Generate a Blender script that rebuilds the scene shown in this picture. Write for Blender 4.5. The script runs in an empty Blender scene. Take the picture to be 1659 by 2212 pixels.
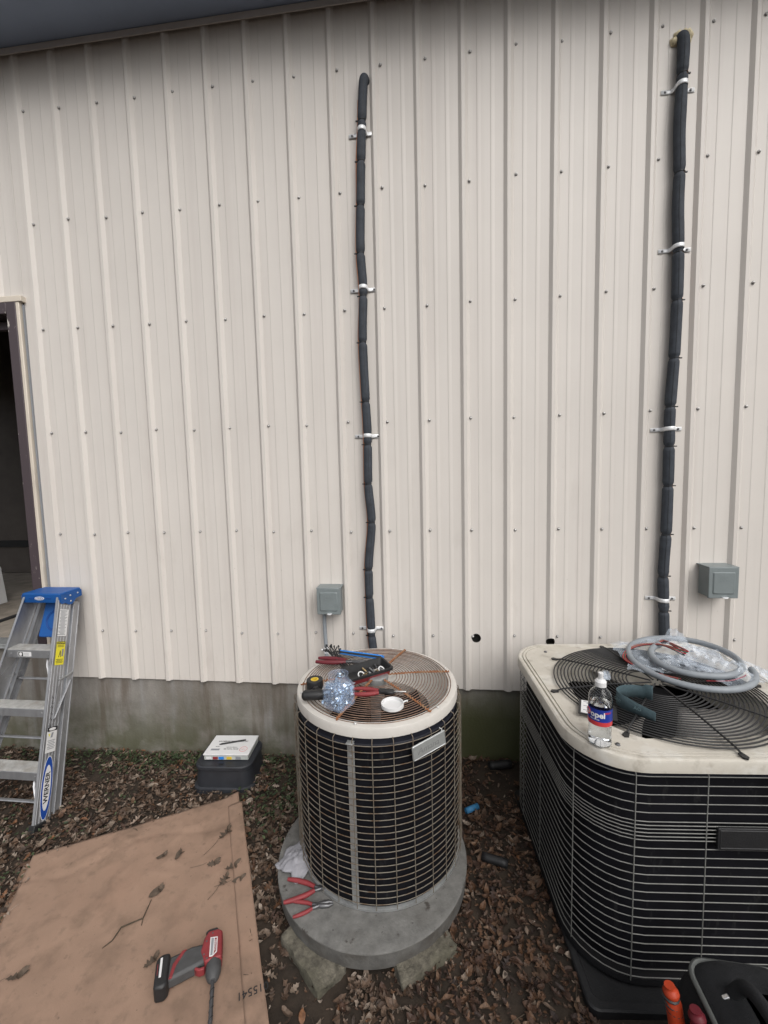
import bpy, bmesh, math, random
from mathutils import Vector, Matrix, Euler, noise
R = math.radians
random.seed(7)
scene = bpy.context.scene
col = scene.collection

# ------------------------------------------------------------------ camera, world, sun, exposure
cam_d = bpy.data.cameras.new('camera')
cam = bpy.data.objects.new('camera', cam_d); col.objects.link(cam); scene.camera = cam
cam_d.sensor_fit = 'VERTICAL'; cam_d.sensor_height = 24.0; cam_d.sensor_width = 18.0
cam_d.lens = 24.0 * 900.0 / 2212.0
cam_d.clip_start = 0.02; cam_d.clip_end = 400
cam.matrix_world = (Matrix.Translation((2.283056, -2.340115, 1.709542)) @ Matrix.Rotation(0.110291, 4, 'Z')
                    @ Matrix.Rotation(1.487788, 4, 'X') @ Matrix.Rotation(-0.02374, 4, 'Z'))
SUN_DIR = Vector((0.40, -0.62, 0.75)).normalized()
world = bpy.data.worlds.new('World'); scene.world = world; world.use_nodes = True
wn = world.node_tree; wn.nodes.clear()
sky = wn.nodes.new('ShaderNodeTexSky'); sky.sky_type = 'NISHITA'; sky.sun_disc = False
sky.sun_elevation = math.asin(SUN_DIR.z); sky.sun_rotation = math.atan2(SUN_DIR.x, SUN_DIR.y)
sky.air_density = 1.0; sky.dust_density = 4.0; sky.ozone_density = 1.0
hsv = wn.nodes.new('ShaderNodeHueSaturation'); hsv.inputs['Saturation'].default_value = 0.22
bg = wn.nodes.new('ShaderNodeBackground'); bg.inputs['Strength'].default_value = 0.10
wo = wn.nodes.new('ShaderNodeOutputWorld')
wn.links.new(sky.outputs[0], hsv.inputs['Color']); wn.links.new(hsv.outputs[0], bg.inputs[0]); wn.links.new(bg.outputs[0], wo.inputs[0])
sun_d = bpy.data.lights.new('sun', 'SUN'); sun_d.energy = 1.0; sun_d.angle = R(55); sun_d.color = (1.0, 0.97, 0.93)
sun = bpy.data.objects.new('sun', sun_d); col.objects.link(sun)
sun.rotation_euler = (-SUN_DIR).to_track_quat('-Z', 'Y').to_euler(); sun.location = (2, -6, 9)
scene.view_settings.view_transform = 'Standard'; scene.view_settings.look = 'None'
scene.view_settings.gamma = 1.0; scene.view_settings.use_curve_mapping = False
scene.view_settings.exposure = 0.69

# ------------------------------------------------------------------ materials
MATS = {}
def mat(name, c, rough=0.6, metal=0.0, var=0.0, scale=20.0, bump=0.0, bscale=80.0, c2=None, lo=0.4, hi=0.6,
        trans=0.0, alpha=1.0, spec=0.5, detail=6.0, stretch=None, ior=1.45, coat=0.0):
    if name in MATS: return MATS[name]
    m = bpy.data.materials.new(name); m.use_nodes = True; MATS[name] = m
    nt = m.node_tree; b = nt.nodes['Principled BSDF']; N = nt.nodes.new; Lk = nt.links.new
    b.inputs['Base Color'].default_value = (*c, 1); b.inputs['Roughness'].default_value = rough
    b.inputs['Metallic'].default_value = metal; b.inputs['Transmission Weight'].default_value = trans
    b.inputs['Alpha'].default_value = alpha; b.inputs['Specular IOR Level'].default_value = spec
    b.inputs['IOR'].default_value = ior; b.inputs['Coat Weight'].default_value = coat
    tc = N('ShaderNodeTexCoord'); src = tc.outputs['Object']
    if stretch:
        mp = N('ShaderNodeMapping'); mp.inputs['Scale'].default_value = stretch; Lk(src, mp.inputs[0]); src = mp.outputs[0]
    colr = None
    if var > 0 or c2:
        n = N('ShaderNodeTexNoise'); n.inputs['Scale'].default_value = scale; n.inputs['Detail'].default_value = detail
        n.inputs['Roughness'].default_value = 0.62; Lk(src, n.inputs['Vector'])
        r = N('ShaderNodeValToRGB'); Lk(n.outputs['Fac'], r.inputs[0])
        if c2:
            r.color_ramp.elements[0].position = lo; r.color_ramp.elements[1].position = hi
            r.color_ramp.elements[0].color = (*c, 1); r.color_ramp.elements[1].color = (*c2, 1)
        else:
            r.color_ramp.elements[0].position = 0.3; r.color_ramp.elements[1].position = 0.7
            r.color_ramp.elements[0].color = (*[x * (1 - var) for x in c], 1)
            r.color_ramp.elements[1].color = (*[min(1, x * (1 + var)) for x in c], 1)
        colr = r.outputs[0]; Lk(colr, b.inputs['Base Color'])
    if bump > 0:
        n2 = N('ShaderNodeTexNoise'); n2.inputs['Scale'].default_value = bscale; n2.inputs['Detail'].default_value = 5
        Lk(src, n2.inputs['Vector'])
        bp = N('ShaderNodeBump'); bp.inputs['Strength'].default_value = bump; bp.inputs['Distance'].default_value = 0.004
        Lk(n2.outputs['Fac'], bp.inputs['Height']); Lk(bp.outputs[0], b.inputs['Normal'])
    m['_'] = 1
    return m
def overlay(m, c, scale, lo, hi, stretch=(1, 1, 1), zgrad=None, amount=1.0, detail=6, off=0.0, xgrad=None):
    """mix a second colour over a material, masked by noise (and optionally a height / x range): stains, moss, rust"""
    nt = m.node_tree; N = nt.nodes.new; Lk = nt.links.new; b = nt.nodes['Principled BSDF']
    inp = b.inputs['Base Color']
    tc = N('ShaderNodeTexCoord'); mp = N('ShaderNodeMapping'); mp.inputs['Scale'].default_value = stretch
    mp.inputs['Location'].default_value = (off, off * .7, off * 1.3)
    Lk(tc.outputs['Object'], mp.inputs[0])
    n = N('ShaderNodeTexNoise'); n.inputs['Scale'].default_value = scale; n.inputs['Detail'].default_value = detail
    n.inputs['Roughness'].default_value = 0.6; Lk(mp.outputs[0], n.inputs['Vector'])
    mr = N('ShaderNodeMapRange'); mr.inputs[1].default_value = lo; mr.inputs[2].default_value = hi; mr.inputs[4].default_value = amount
    Lk(n.outputs['Fac'], mr.inputs[0]); fac = mr.outputs[0]
    for grad, ax in ((zgrad, 2), (xgrad, 0)):
        if grad:
            sp = N('ShaderNodeSeparateXYZ'); Lk(tc.outputs['Object'], sp.inputs[0])
            g2 = N('ShaderNodeMapRange'); g2.inputs[1].default_value = grad[0]; g2.inputs[2].default_value = grad[1]
            g2.inputs[3].default_value = 0; g2.inputs[4].default_value = 1; Lk(sp.outputs[ax], g2.inputs[0])
            mu = N('ShaderNodeMath'); mu.operation = 'MULTIPLY'; Lk(fac, mu.inputs[0]); Lk(g2.outputs[0], mu.inputs[1]); fac = mu.outputs[0]
    mx = N('ShaderNodeMix'); mx.data_type = 'RGBA'
    if inp.links: Lk(inp.links[0].from_socket, mx.inputs[6])
    else: mx.inputs[6].default_value = inp.default_value
    mx.inputs[7].default_value = (*c, 1); Lk(fac, mx.inputs[0]); Lk(mx.outputs[2], inp)
    return m
def wave_bump(m, scale, axis='X', strength=0.5, dist=0.002):
    nt = m.node_tree; N = nt.nodes.new; Lk = nt.links.new; b = nt.nodes['Principled BSDF']
    tc = N('ShaderNodeTexCoord'); w = N('ShaderNodeTexWave'); w.bands_direction = axis; w.inputs['Scale'].default_value = scale
    Lk(tc.outputs['Object'], w.inputs['Vector']); bp = N('ShaderNodeBump'); bp.inputs['Strength'].default_value = strength
    bp.inputs['Distance'].default_value = dist; Lk(w.outputs['Fac'], bp.inputs['Height'])
    if b.inputs['Normal'].links: Lk(b.inputs['Normal'].links[0].from_socket, bp.inputs['Normal'])
    Lk(bp.outputs[0], b.inputs['Normal'])
    return m
def leafmat(name, stops, rough=0.7):
    """colour picked per leaf through the float attribute 'rnd', plus vein-scale noise"""
    m = bpy.data.materials.new(name); m.use_nodes = True; MATS[name] = m
    nt = m.node_tree; b = nt.nodes['Principled BSDF']; N = nt.nodes.new; Lk = nt.links.new
    at = N('ShaderNodeAttribute'); at.attribute_name = 'rnd'
    r = N('ShaderNodeValToRGB'); r.color_ramp.interpolation = 'LINEAR'
    while len(r.color_ramp.elements) < len(stops): r.color_ramp.elements.new(0.5)
    for i, (p, c) in enumerate(stops):
        r.color_ramp.elements[i].position = p; r.color_ramp.elements[i].color = (*c, 1)
    Lk(at.outputs['Fac'], r.inputs[0])
    tc = N('ShaderNodeTexCoord'); n = N('ShaderNodeTexNoise'); n.inputs['Scale'].default_value = 90; n.inputs['Detail'].default_value = 4
    Lk(tc.outputs['Object'], n.inputs['Vector'])
    mr = N('ShaderNodeMapRange'); mr.inputs[1].default_value = .3; mr.inputs[2].default_value = .7; mr.inputs[3].default_value = .62; mr.inputs[4].default_value = 1.25
    Lk(n.outputs['Fac'], mr.inputs[0])
    mx = N('ShaderNodeMix'); mx.data_type = 'RGBA'; mx.blend_type = 'MULTIPLY'; mx.inputs[0].default_value = 1
    Lk(r.outputs[0], mx.inputs[6]); Lk(mr.outputs[0], mx.inputs[7]); Lk(mx.outputs[2], b.inputs['Base Color'])
    b.inputs['Roughness'].default_value = rough
    return m

siding = mat('siding_paint', (0.575, 0.540, 0.502), 0.42, var=0.035, scale=1.6, bump=0.05, bscale=260, spec=0.4)
overlay(siding, (0.40, 0.36, 0.32), 9.0, 0.56, 0.78, (1.0, 1.0, 0.30), (2.6, 0.5), 0.50)     # dirt runs low on the wall
overlay(siding, (0.30, 0.27, 0.24), 60.0, 0.66, 0.74, (1, 1, 1), (2.3, 0.7), 0.55, off=5)     # small specks
overlay(siding, (0.47, 0.43, 0.40), 2.2, 0.5, 0.75, (6, 1, .12), None, 0.45, off=9)           # faint vertical streaks
trim_beige = mat('trim_beige', (0.58, 0.52, 0.44), 0.45, var=0.05, scale=8)
overlay(trim_beige, (0.35, 0.31, 0.27), 12, .55, .75, (1, 1, .3), None, .5)
soffit_m = mat('soffit_blue_grey', (0.30, 0.37, 0.50), 0.55, var=0.06, scale=3)
concrete = mat('foundation_concrete', (0.215, 0.202, 0.185), 0.85, var=0.22, scale=7, bump=0.5, bscale=70)
overlay(concrete, (0.115, 0.092, 0.074), 3.0, 0.50, 0.66, (3.2, 1, 0.42), None, 0.75)          # rusty brown runs
overlay(concrete, (0.29, 0.29, 0.29), 3.0, 0.56, 0.72, (3.4, 1, 0.35), None, 0.6, off=4)     # pale runs
overlay(concrete, (0.105, 0.088, 0.068), 2.2, 0.40, 0.62, (1.6, 1, .8), None, 0.55, off=15)
overlay(concrete, (0.050, 0.054, 0.020), 4.5, 0.32, 0.56, (1, 1, 1), (0.44, 0.06), 0.75)     # algae near the soil
overlay(concrete, (0.050, 0.055, 0.018), 2.5, 0.25, 0.5, (1, 1, 1), (0.6, 0.30), 0.9, off=2, xgrad=(1.9, 2.5))
overlay(concrete, (0.02, 0.02, 0.018), 55, 0.70, 0.73, (1, 1, 1), None, 0.9, off=3)          # pits
door_brown = mat('door_brown', (0.060, 0.045, 0.050), 0.5, c2=(0.50, 0.46, 0.42), scale=16, lo=0.63, hi=0.66, stretch=(1.6, 1.6, .5))
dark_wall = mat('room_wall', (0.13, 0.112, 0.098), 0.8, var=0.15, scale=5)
black_m = mat('black_rubber', (0.012, 0.012, 0.013), 0.55)
room_floor = mat('room_floor', (0.24, 0.21, 0.175), 0.8, var=0.3, scale=9, bump=.2)
white_m = mat('white_plastic', (0.62, 0.62, 0.62), 0.45, var=0.03, scale=10)
screw_m = mat('screw_zinc', (0.50, 0.49, 0.48), 0.42, 0.5)
washer_m = mat('screw_washer', (0.20, 0.195, 0.19), 0.7)
zinc = mat('zinc_plate', (0.72, 0.73, 0.74), 0.45, 0.25, var=0.08, scale=60)
zinc_blue = mat('zinc_clamps', (0.50, 0.60, 0.72), 0.26, 0.9, var=0.25, scale=120)
foam_ins = mat('pipe_insulation', (0.036, 0.042, 0.052), 0.8, var=0.25, scale=30, bump=0.25, bscale=160)
copper = mat('copper', (0.55, 0.25, 0.14), 0.4, 0.9)
foam_y = mat('foam_sealant', (0.62, 0.54, 0.36), 0.85, var=0.25, scale=40, bump=0.6, bscale=60)
box_grey = mat('disconnect_grey', (0.17, 0.195, 0.198), 0.42, var=0.06, scale=25, bump=0.04, bscale=300)
conduit_m = mat('conduit_grey', (0.215, 0.235, 0.255), 0.5, var=0.08, scale=30)
lid_white = mat('unit_lid_cream', (0.50, 0.475, 0.44), 0.5, var=0.05, scale=12, bump=0.08, bscale=200)
overlay(lid_white, (0.26, 0.22, 0.18), 14, 0.56, 0.76, (1, 1, 1), None, 0.6)
overlay(lid_white, (0.20, 0.12, 0.07), 45, 0.68, 0.74, (1, 1, 1), None, 0.6, off=5)
big_lid = mat('unit_lid_almond', (0.46, 0.43, 0.375), 0.55, var=0.07, scale=10, bump=0.12, bscale=180)
overlay(big_lid, (0.54, 0.525, 0.485), 9, 0.52, 0.62, (1, 1, 1), None, 0.6)
overlay(big_lid, (0.22, 0.19, 0.15), 16, 0.55, 0.72, (1, 1, 1), None, 0.6, off=3)
overlay(big_lid, (0.10, 0.085, 0.07), 60, 0.68, 0.74, (1, 1, 1), None, 0.6, off=8)
coil_m = mat('coil_fins', (0.005, 0.005, 0.007), 0.85, var=0.35, scale=9, spec=0.15)
overlay(coil_m, (0.035, 0.034, 0.034), 30, 0.60, 0.74, (1, 1, .3), None, 0.6, off=3)
coil_band = mat('coil_top_band', (0.009, 0.010, 0.016), 0.6, var=0.3, scale=14, spec=0.3)
cage_rust = mat('cage_wire', (0.175, 0.155, 0.125), 0.6, 0.1, c2=(0.10, 0.055, 0.025), scale=22, lo=0.45, hi=0.68)
guard_rust = mat('fan_guard_rust', (0.15, 0.098, 0.075), 0.7, 0.1, c2=(0.26, 0.165, 0.115), scale=30, lo=0.45, hi=0.65)
spoke_rust = mat('spoke_rust', (0.26, 0.105, 0.045), 0.8, c2=(0.36, 0.27, 0.17), scale=26, lo=0.50, hi=0.66)
galv = mat('galvanised', (0.40, 0.41, 0.41), 0.45, 0.7, var=0.2, scale=25)
plate_m = mat('nameplate', (0.40, 0.41, 0.40), 0.4, 0.5, var=0.08, scale=40)
plate_t = mat('nameplate_text', (0.27, 0.275, 0.27), 0.5, 0.4)
pad_conc = mat('pad_concrete', (0.125, 0.122, 0.115), 0.88, var=0.28, scale=22, bump=0.5, bscale=120)
overlay(pad_conc, (0.080, 0.074, 0.065), 5, 0.50, 0.66, (1, 1, 1), None, 0.55, off=2)
overlay(pad_conc, (0.040, 0.034, 0.029), 16, 0.62, 0.67, (1, 1, 1), None, 0.9)
overlay(pad_conc, (0.035, 0.030, 0.026), 48, 0.66, 0.70, (1, 1, 1), None, 0.8, off=21)
overlay(pad_conc, (0.175, 0.172, 0.163), 5, 0.55, 0.7, (1, 1, 1), None, 0.5, off=6)
pad_side = mat('pad_side_shaded', (0.095, 0.092, 0.086), 0.9, var=0.3, scale=18, bump=0.6, bscale=90)  # shade on the pad's side painted in as darker, brown-mottled concrete
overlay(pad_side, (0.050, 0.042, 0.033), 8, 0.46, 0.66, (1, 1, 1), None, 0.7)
block_m = mat('block_concrete', (0.105, 0.095, 0.074), 0.95, var=0.5, scale=45, bump=0.9, bscale=120)
overlay(block_m, (0.046, 0.045, 0.026), 6, .48, .64, (1, 1, 1), None, .6)
cage_grey = mat('cage_wire_grey', (0.165, 0.165, 0.155), 0.5, 0.15, var=0.15, scale=40)
guard_black = mat('guard_black', (0.017, 0.017, 0.018), 0.45)
blade_m = mat('fan_blade', (0.45, 0.43, 0.40), 0.5, 0.5, var=0.12, scale=12)
dark_int = mat('unit_interior', (0.008, 0.008, 0.009), 0.8, spec=0.2)
pad_black = mat('pad_black_plastic', (0.012, 0.012, 0.013), 0.55, var=0.3, scale=12, bump=0.2, bscale=200)
alu = mat('ladder_aluminium', (0.36, 0.365, 0.38), 0.45, 0.7, var=0.16, scale=14, stretch=(1, 1, .35), bump=0.05, bscale=120)
overlay(alu, (0.16, 0.16, 0.16), 18, .58, .75, (1, 1, .4), None, .5)
tread = mat('ladder_tread', (0.42, 0.415, 0.40), 0.6, 0.35, var=0.2, scale=30, bump=0.2)
overlay(tread, (0.28, 0.25, 0.21), 14, .5, .68, (1, 1, 1), None, .6)
blue_p = mat('blue_plastic', (0.008, 0.075, 0.27), 0.45, var=0.06, scale=30)
blue_d = mat('blue_plastic_relief', (0.006, 0.05, 0.22), 0.5)
sticker_w = mat('sticker_white', (0.62, 0.62, 0.60), 0.5, c2=(0.24, 0.24, 0.26), scale=60, lo=0.5, hi=0.58, stretch=(1, 1, .25))
sticker_y = mat('sticker_yellow', (0.68, 0.60, 0.03), 0.5, var=0.05, scale=20)
logo_blue = mat('logo_blue', (0.012, 0.06, 0.30), 0.45)
logo_white = mat('logo_white', (0.66, 0.66, 0.66), 0.5)
ink = mat('black_ink', (0.015, 0.015, 0.017), 0.6)
ink_grey = mat('grey_print', (0.22, 0.23, 0.25), 0.6)
cardboard_m = mat('cardboard', (0.255, 0.168, 0.120), 0.9, var=0.10, scale=5, bump=0.15, bscale=220)
overlay(cardboard_m, (0.150, 0.100, 0.070), 7, 0.50, 0.66, (1, 1, 1), None, 0.6)
overlay(cardboard_m, (0.100, 0.072, 0.054), 30, 0.56, 0.72, (1, 1, 1), None, 0.35, off=12)
overlay(cardboard_m, (0.035, 0.027, 0.022), 70, 0.70, 0.73, (1, 1, 1), None, 0.8, off=17)
overlay(cardboard_m, (0.070, 0.047, 0.034), 26, 0.64, 0.76, (1, 1, 1), None, 0.55, off=4)
overlay(cardboard_m, (0.30, 0.19, 0.135), 4, 0.52, 0.7, (1, 1, 1), None, 0.5, off=8)
cb_edge = mat('cardboard_edge', (0.17, 0.10, 0.064), 0.9, var=0.2, scale=40)
tool_red = mat('tool_red', (0.20, 0.026, 0.030), 0.6, var=0.12, scale=40)
tool_dkred = mat('tool_dark_red', (0.11, 0.011, 0.018), 0.5, var=0.1, scale=40)
tool_black = mat('tool_black', (0.016, 0.016, 0.017), 0.5, var=0.2, scale=50)
tool_grey = mat('tool_grey_overmould', (0.055, 0.055, 0.056), 0.6, var=0.15, scale=40, bump=.15, bscale=300)
steel_d = mat('dark_steel', (0.12, 0.12, 0.125), 0.42, 0.7, var=0.25, scale=60)
steel = mat('bright_steel', (0.60, 0.60, 0.60), 0.3, 0.9)
brass = mat('brass_bits', (0.30, 0.22, 0.12), 0.4, 0.8, var=.3, scale=60)
tape_y = mat('tape_core_yellow', (0.60, 0.42, 0.04), 0.5)
level_b = mat('level_blue', (0.02, 0.20, 0.62), 0.4, var=0.06, scale=40)
clear_p = mat('clear_plastic', (0.93, 0.95, 0.97), 0.06, trans=1.0, ior=1.25)
clear_blue = mat('clear_blue_plastic', (0.55, 0.66, 0.88), 0.06, alpha=0.10, spec=1.0)
water_m = mat('water', (0.97, 0.985, 1.0), 0.0, trans=1.0, ior=1.33)
film = mat('plastic_film', (0.70, 0.78, 0.88), 0.12, alpha=0.24, spec=1.0)
label_blue = mat('label_blue', (0.015, 0.035, 0.25), 0.35)
label_red = mat('label_red', (0.50, 0.045, 0.050), 0.4)
teal = mat('abrasive_teal', (0.040, 0.066, 0.076), 0.9, var=0.2, scale=90, bump=.2, bscale=400)
teal_t = mat('abrasive_print', (0.13, 0.20, 0.21), 0.8)
wire_red = mat('wire_red', (0.40, 0.02, 0.035), 0.4)
wire_green = mat('wire_green', (0.01, 0.13, 0.07), 0.4)
rag_m = mat('white_rag', (0.27, 0.268, 0.29), 0.95, var=0.08, scale=20, bump=0.6, bscale=300)
valve_black = mat('box_dark_plastic', (0.022, 0.024, 0.029), 0.5, var=0.2, scale=20, bump=.1, bscale=200)
case_clear = mat('case_clear', (0.42, 0.44, 0.42), 0.3, var=0.2, scale=30, spec=.6)
orange = mat('orange_grip', (0.36, 0.040, 0.012), 0.5, var=0.12, scale=50)
bag_black = mat('bag_black_canvas', (0.009, 0.0095, 0.011), 0.85, var=0.3, scale=60, bump=0.5, bscale=500)
bag_grey = mat('bag_grey_piping', (0.10, 0.105, 0.10), 0.8, var=.1, scale=60)
blue_tube = mat('blue_tube', (0.035, 0.17, 0.34), 0.6, var=.15, scale=50)
twig_m = mat('twig_bark', (0.06, 0.045, 0.03), 0.9, var=.3, scale=80)
soil = mat('soil', (0.017, 0.012, 0.008), 0.95, var=0.4, scale=9, bump=0.9, bscale=45, c2=(0.036, 0.025, 0.017), lo=.35, hi=.65)
leaf_m = leafmat('dead_leaves', [(0.0, (0.029, 0.017, 0.010)), (0.25, (0.058, 0.033, 0.019)), (0.45, (0.084, 0.050, 0.031)), (0.62, (0.115, 0.079, 0.055)),
                                 (0.80, (0.183, 0.140, 0.106)), (0.95, (0.260, 0.212, 0.173)), (1.0, (0.144, 0.063, 0.027))])
leaf_rust = leafmat('rusty_leaves', [(0.0, (0.017, 0.008, 0.005)), (0.4, (0.046, 0.021, 0.011)), (0.75, (0.083, 0.039, 0.017)), (1.0, (0.134, 0.083, 0.052))])
green_m = leafmat('green_weeds', [(0.0, (0.016, 0.030, 0.009)), (0.6, (0.030, 0.048, 0.015)), (1.0, (0.055, 0.070, 0.028))])
dry_leaf = mat('dry_leaf_dark', (0.085, 0.062, 0.045), 0.85, var=0.4, scale=50)

# ------------------------------------------------------------------ mesh helpers
class MB:
    def __init__(s): s.v = []; s.f = []; s.mi = []; s.cur = 0; s.M = Matrix.Identity(4); s.rnd = []; s.r = 0.0
    def add(s, vs, fs):
        o = len(s.v); s.v += [tuple(s.M @ Vector(p)) for p in vs]
        s.f += [tuple(i + o for i in f) for f in fs]; s.mi += [s.cur] * len(fs); s.rnd += [s.r] * len(fs); return s
    def box(s, c, d, rot=None):
        m = Matrix.Translation(c) @ (rot.to_matrix().to_4x4() if rot is not None else Matrix.Identity(4))
        vs = [m @ Vector((x * d[0] / 2, y * d[1] / 2, z * d[2] / 2)) for x in (-1, 1) for y in (-1, 1) for z in (-1, 1)]
        return s.add(vs, [(0, 1, 3, 2), (4, 6, 7, 5), (0, 4, 5, 1), (2, 3, 7, 6), (0, 2, 6, 4), (1, 5, 7, 3)])
    def tube(s, pts, r, n=8, closed=False, caps=True, flat=None, up=None):
        pts = [Vector(p) for p in pts]; k = len(pts); vs = []; fs = []
        rr = r if isinstance(r, (list, tuple)) else [r] * k
        prev = Vector(up) if up else None
        for i, p in enumerate(pts):
            a = pts[i - 1] if (i > 0 or closed) else p; b = pts[(i + 1) % k] if (i < k - 1 or closed) else p
            t = (b - a); t = t.normalized() if t.length > 1e-9 else Vector((0, 0, 1))
            if prev is None: prev = Vector((0, 0, 1)) if abs(t.z) < .9 else Vector((1, 0, 0))
            u = prev - t * prev.dot(t)
            if u.length < 1e-6: u = t.orthogonal()
            u.normalize(); w = t.cross(u); prev = u
            for j in range(n):
                an = 2 * math.pi * j / n
                vs.append(p + (u * math.cos(an) * (flat if flat else 1) + w * math.sin(an)) * rr[i])
        m = k if closed else k - 1
        for i in range(m):
            for j in range(n):
                fs.append((i * n + j, i * n + (j + 1) % n, ((i + 1) % k) * n + (j + 1) % n, ((i + 1) % k) * n + j))
        if caps and not closed:
            fs.append(tuple(range(n - 1, -1, -1))); fs.append(tuple((k - 1) * n + j for j in range(n)))
        return s.add(vs, fs)
    def lathe(s, prof, n=32, c=(0, 0, 0), sx=1.0, sy=1.0, power=None, closed=False):
        vs = []; fs = []; k = len(prof)
        for i in range(n):
            a = 2 * math.pi * i / n; ca, sa = math.cos(a), math.sin(a)
            if power:
                q = (abs(ca) ** power + abs(sa) ** power) ** (-1 / power)
            else: q = 1
            for (r, z) in prof: vs.append((c[0] + r * ca * q * sx, c[1] + r * sa * q * sy, c[2] + z))
        for i in range(n):
            for j in range(k if closed else k - 1):
                fs.append((i * k + j, ((i + 1) % n) * k + j, ((i + 1) % n) * k + (j + 1) % k, i * k + (j + 1) % k))
        if not closed:
            if prof[0][0] > 1e-6: pass
        return s.add(vs, fs)
    def disc(s, c, r, n=24, up=True):
        vs = [(c[0] + r * math.cos(2 * math.pi * i / n), c[1] + r * math.sin(2 * math.pi * i / n), c[2]) for i in range(n)]
        return s.add(vs, [tuple(range(n)) if up else tuple(range(n - 1, -1, -1))])
    def prism(s, poly, z0, z1):
        n = len(poly); vs = [(x, y, z0) for x, y in poly] + [(x, y, z1) for x, y in poly]
        return s.add(vs, [tuple(range(n - 1, -1, -1)), tuple(range(n, 2 * n))] + [(i, (i + 1) % n, n + (i + 1) % n, n + i) for i in range(n)])
    def loops(s, loops, closed=True, cap0=False, cap1=False):
        k = len(loops[0]); vs = [p for l in loops for p in l]; fs = []
        for i in range(len(loops) - 1):
            for j in range(k if closed else k - 1):
                fs.append((i * k + j, i * k + (j + 1) % k, (i + 1) * k + (j + 1) % k, (i + 1) * k + j))
        if cap0: fs.append(tuple(range(k - 1, -1, -1)))
        if cap1: fs.append(tuple((len(loops) - 1) * k + j for j in range(k)))
        return s.add(vs, fs)
    def mesh(s, name, mats, smooth=30, rnd=False):
        me = bpy.data.meshes.new(name); me.from_pydata(s.v, [], s.f)
        for m in (mats if isinstance(mats, (list, tuple)) else [mats]): me.materials.append(m)
        if any(s.mi): me.polygons.foreach_set('material_index', s.mi)
        if rnd:
            a = me.attributes.new('rnd', 'FLOAT', 'FACE'); a.data.foreach_set('value', s.rnd)
        me.update()
        bm = bmesh.new(); bm.from_mesh(me); bmesh.ops.recalc_face_normals(bm, faces=bm.faces); bm.to_mesh(me); bm.free()
        if smooth:
            me.shade_smooth(); me.set_sharp_from_angle(angle=R(smooth))
        return me
    def obj(s, name, mats, parent=None, smooth=30, bevel=0, world=False, rnd=False, solid=0):
        if world and parent is not None:
            l = parent_loc(parent); s.v = [(x - l[0], y - l[1], z - l[2]) for x, y, z in s.v]
        return link(name, s.mesh(name, mats, smooth, rnd), parent, bevel, solid)
def parent_loc(p):
    l = Vector((0, 0, 0))
    while p is not None: l += p.location; p = p.parent
    return l
def link(name, me, parent=None, bevel=0, solid=0):
    o = bpy.data.objects.new(name, me); col.objects.link(o); o.parent = parent
    if solid:
        sm = o.modifiers.new('solid', 'SOLIDIFY'); sm.thickness = solid; sm.offset = 0
    if bevel:
        b = o.modifiers.new('bevel', 'BEVEL'); b.width = bevel; b.segments = 2; b.limit_method = 'ANGLE'; b.angle_limit = R(40)
    return o
def tag(o, label, cat, group=None):
    o['label'] = label; o['category'] = cat
    if group: o['group'] = group
    return o
def thing(name, label, cat, loc=(0, 0, 0), rot=(0, 0, 0), group=None):
    o = bpy.data.objects.new(name, None); col.objects.link(o); o.empty_display_size = .05
    o.location = loc; o.rotation_euler = rot
    return tag(o, label, cat, group)
def place(o, base, loc, rz=0.0, rx=0.0, ry=0.0):
    """stand an object on a tilted surface given by the matrix base"""
    o.matrix_world = base @ Matrix.Translation(loc) @ Matrix.Rotation(rz, 4, 'Z') @ Matrix.Rotation(ry, 4, 'Y') @ Matrix.Rotation(rx, 4, 'X')
    return o
def text_mesh(body, size, extrude=0.0, align='CENTER', bold=0.0, shear=0.0, spacing=1.0):
    cu = bpy.data.curves.new('t', 'FONT'); cu.body = body; cu.size = size; cu.extrude = extrude; cu.align_x = align; cu.align_y = 'CENTER'
    cu.offset = bold; cu.shear = shear; cu.space_character = spacing; cu.resolution_u = 3
    o = bpy.data.objects.new('t', cu); col.objects.link(o); bpy.context.view_layer.update()
    dg = bpy.context.evaluated_depsgraph_get(); me = bpy.data.meshes.new_from_object(o.evaluated_get(dg))
    bpy.data.objects.remove(o); bpy.data.curves.remove(cu); return me
def text(name, body, size, m, parent, M, extrude=0.0004, bold=0.0, shear=0.0, spacing=1.0):
    me = text_mesh(body, size, extrude, bold=bold, shear=shear, spacing=spacing); me.name = name; me.materials.clear(); me.materials.append(m)
    o = link(name, me, parent); o.matrix_local = M; return o
def frame(o, x, z):
    """matrix with given origin, x axis and z axis"""
    x = Vector(x).normalized(); z = Vector(z); z = (z - x * z.dot(x)).normalized(); y = z.cross(x)
    return Matrix(((x.x, y.x, z.x, o[0]), (x.y, y.y, z.y, o[1]), (x.z, y.z, z.z, o[2]), (0, 0, 0, 1)))
def ellipse(a, b, n=28): return [(a * math.cos(2 * math.pi * i / n), b * math.sin(2 * math.pi * i / n)) for i in range(n)]
def rrect(hx, hy, r, n=8, cx=0, cy=0):
    rs = r if isinstance(r, (list, tuple)) else [r] * 4     # order: ++, -+, --, +-
    out = []
    for q, (sx, sy) in enumerate(((1, 1), (-1, 1), (-1, -1), (1, -1))):
        rq = rs[q]
        for i in range(n + 1):
            a = math.pi / 2 * q + math.pi / 2 * i / n
            out.append((cx + sx * (hx - rq) + rq * math.cos(a), cy + sy * (hy - rq) + rq * math.sin(a)))
    return out
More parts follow.
